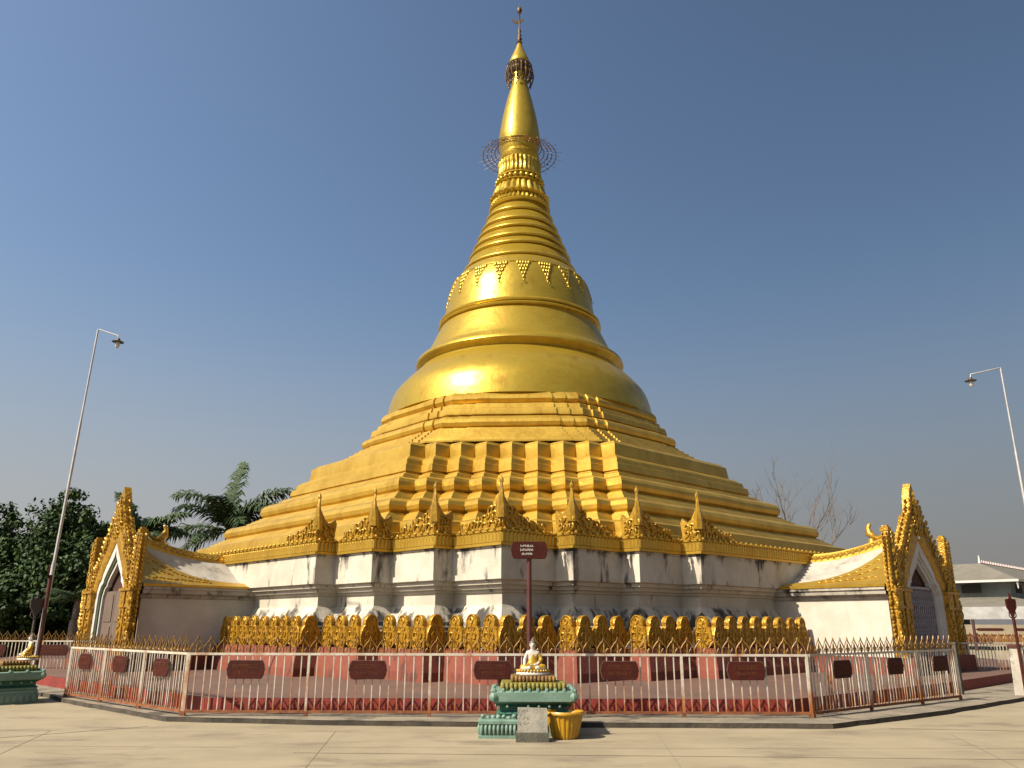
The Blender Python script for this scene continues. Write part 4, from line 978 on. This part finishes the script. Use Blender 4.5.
bt = thing('bare_tree', 'leafless tree with thin bare branches behind the shaded golden terraces', 'tree', (20.3, 60, 0), 0)
def branch(mb, p, d, L, r, dep, rd):
    pts = [p]; q = p; N = 4
    for i in range(N):
        d = (d + Vector((rd.uniform(-.16, .16), rd.uniform(-.16, .16), rd.uniform(-.02, .14)))).normalized(); q = q + d * L / N; pts.append(q)
    mb.tube(pts, [r * (1 - .42 * i / N) for i in range(N + 1)], 5 if dep > 2 else 3)
    if dep == 0: return
    for k in range(3 if dep > 1 else 2):
        nd = (d + Vector((rd.uniform(-.75, .75), rd.uniform(-.75, .75), rd.uniform(-.05, .4)))).normalized()
        branch(mb, pts[rd.choice((2, 3, 4))], nd, L * rd.uniform(.55, .8), r * .55, dep - 1, rd)
tk = MB(); tk.tube([(0, 0, -.1), (.1, 0, 2.5), (0, 0, 5)], [.3, .25, .2], 8); tk.build('trunk', M['bark_pale'], bt, 60)
rd = random.Random(21)
for vx, vz in ((-.45, 1), (-.12, 1), (.15, 1), (.42, 1), (.75, .8)):
    bm_ = MB(); branch(bm_, Vector((0, 0, 4.6)), Vector((vx, rd.uniform(-.3, .3), vz)).normalized(), 3.9 if vz > .9 else 3.2, .085, 4, rd); bm_.build('limb', M['bark_pale'], bt)
b2 = thing('bare_tree', 'two thin bare twigs showing above the steep shaded terrace edge', 'tree', (15.7, 60, 0), 0)
tk = MB(); tk.tube([(0, 0, -.1), (.1, 0, 5), (.3, 0, 10.5), (.2, 0, 13.4)], [.2, .14, .06, .015], 6); tk.build('trunk', M['bark_pale'], b2, 60)
tk = MB(); tk.tube([(.1, 0, 6), (.9, .2, 9.4), (1.1, .2, 12.2)], [.08, .05, .012], 5); tk.tube([(.25, 0, 9), (-.3, .2, 11), (-.35, .2, 12.3)], [.05, .03, .01], 5); tk.build('limb', M['bark_pale'], b2, 60)

# ------------------------------------------------------------ pavilion and compound wall
K0 = Vector((36.5, 60, 0)); ang = R(45)
pv = thing('pavilion', 'two-tiered pavilion with grey sheet roofs and a white ridge crest beyond the fence', 'pavilion', tuple(K0), ang)
# local x runs along the long flank (away to the right), local y along the gable side (away to the left)
LX, LY = 26.0, 5.2
b = MB(); b.box((LX / 2 + .4, LY / 2, 4.2), (LX - .8, LY - .8, 1.3)); b.box((2.6, 10.3, 4.2), (4.4, 11.0, 1.296)); b.build('upper_wall', M['wall_blue'], pv)
b = MB(); b.box((.385, 2.9, 4.35), (.06, 1.35, .62))
for i in range(6): b.box((3 + 3.4 * i, .385, 4.35), (1.6, .06, .62))
b.build('window', M['dark_in'], pv)
def hip(mb, x0, x1, y0, y1, zE, zR, ins):
    ym = (y0 + y1) / 2
    mb.add([(x0, y0, zE), (x1, y0, zE), (x1, y1, zE), (x0, y1, zE), (x0 + ins, ym, zR), (x1 - ins, ym, zR)], [[0, 1, 5, 4], [2, 3, 4, 5], [3, 0, 4], [1, 2, 5]])
b = MB(); hip(b, -.5, LX + .5, -.5, LY + .5, 4.9, 6.35, 3.0)
b.add([(-.5, -.5, 4.897), (5.7, -.5, 4.897), (5.7, 16, 4.897), (-.5, 16, 4.897), (2.6, 2.6, 6.33), (2.6, 13.4, 6.33)], [[0, 3, 5, 4], [1, 2, 5, 4], [2, 3, 5], [0, 1, 4]]); b.build('upper_roof', M['roof_sheet'], pv)
b = MB()
b.box((LX / 2, -.52, 4.84), (LX + 1.1, .06, .16)); b.box((-.53, 7.7, 4.84), (.06, 16.4, .16)); b.prism([(-.5, 4.75), (-.15, 4.75), (-.2, 4.55), (-.3, 4.35), (-.36, 4.28), (-.4, 4.5)], lambda u, z, d: (u, -.45 + d, z), .08)
b.build('fascia', M['white_trim'], pv)
b = MB()
for i in range(46):
    x = 2.6 + 20.6 * i / 45; b.box((x, LY / 2, 6.47), (.22, .1, .24), 0, .5)
b.box((LX / 2, LY / 2, 6.36), (20.8, .12, .06)); b.box((2.5, LY / 2, 6.62), (.34, .16, .6), 0, .5)
b.build('ridge_crest', M['pink_white'], pv)
b = MB(); e = 3.0
b.add([(-e, -e, 2.98), (LX + e, -e, 2.98), (LX + e, 18, 2.98), (-e, 18, 2.98), (.38, .38, 3.72), (LX - .3, .38, 3.72), (LX - .3, 15.5, 3.72), (.38, 15.5, 3.72)], [[0, 1, 5, 4], [1, 2, 6, 5], [2, 3, 7, 6], [3, 0, 4, 7]]); b.build('lower_roof', M['roof_sheet'], pv)
b = MB()
for p, q in (((-e, -e), (LX + e, -e)), ((-e, 18), (-e, -e))):
    N = 26; b.rings([[(p[0] + (q[0] - p[0]) * i / N + dx * math.sin(i * 2.1) * .06, p[1] + (q[1] - p[1]) * i / N + dx * math.cos(i * 1.7) * .06, z) for i in range(N + 1)] for z, dx in ((2.97, 0), (2.5, .6), (2.12, 1))], closed=False)
b.build('awning_skirt', M['tarp'], pv)
for x, y in [(-e + .1, -e + .1), (-e + .1, -.4), (-e + .1, 2.2), (-e + .1, 5.4), (-e + .1, 8.4), (-e + .1, 11.4), (-e + .1, 14.4)] + [(2.5 + 4.2 * i, -e + .1) for i in range(6)]:
    b = MB(); b.box((x, y, 1.5), (.16, .16, 3.0)); b.build('post', M['maroon_in'], pv)
b = MB(); b.box((LX / 2 + 6, 12, 1.5), (LX - 4, .12, 3)); b.build('back_wall', M['dark_in'], pv)
cw = thing('compound_wall', 'cream boundary wall with brick lattice below, seen between the pavilion posts', 'wall', (44, 80, 0), R(-6))
b = MB(); b.box((0, 0, 1.32), (44, .22, .92)); b.build('cream_band', M['cream_wall'], cw)
b = MB(); b.box((0, 0, .43), (44, .18, .86))
for i in range(60): b.box((-21.5 + .73 * i, 0, .87), (.42, .26, .10))
b.build('brick_lattice', M['brick'], cw)
b = MB()
for i in range(12):
    x = -20 + 3.6 * i
    b.prism([(x - 1.3, 0), (x - 1.1, .12), (x + 1.1, .12), (x + 1.3, 0), (x + 1.1, -.12), (x - 1.1, -.12)], lambda u, z, d: (u, -.115 - d, 1.34 + z), .02)
b.build('wall_ornament', M['maroon_post'], cw)
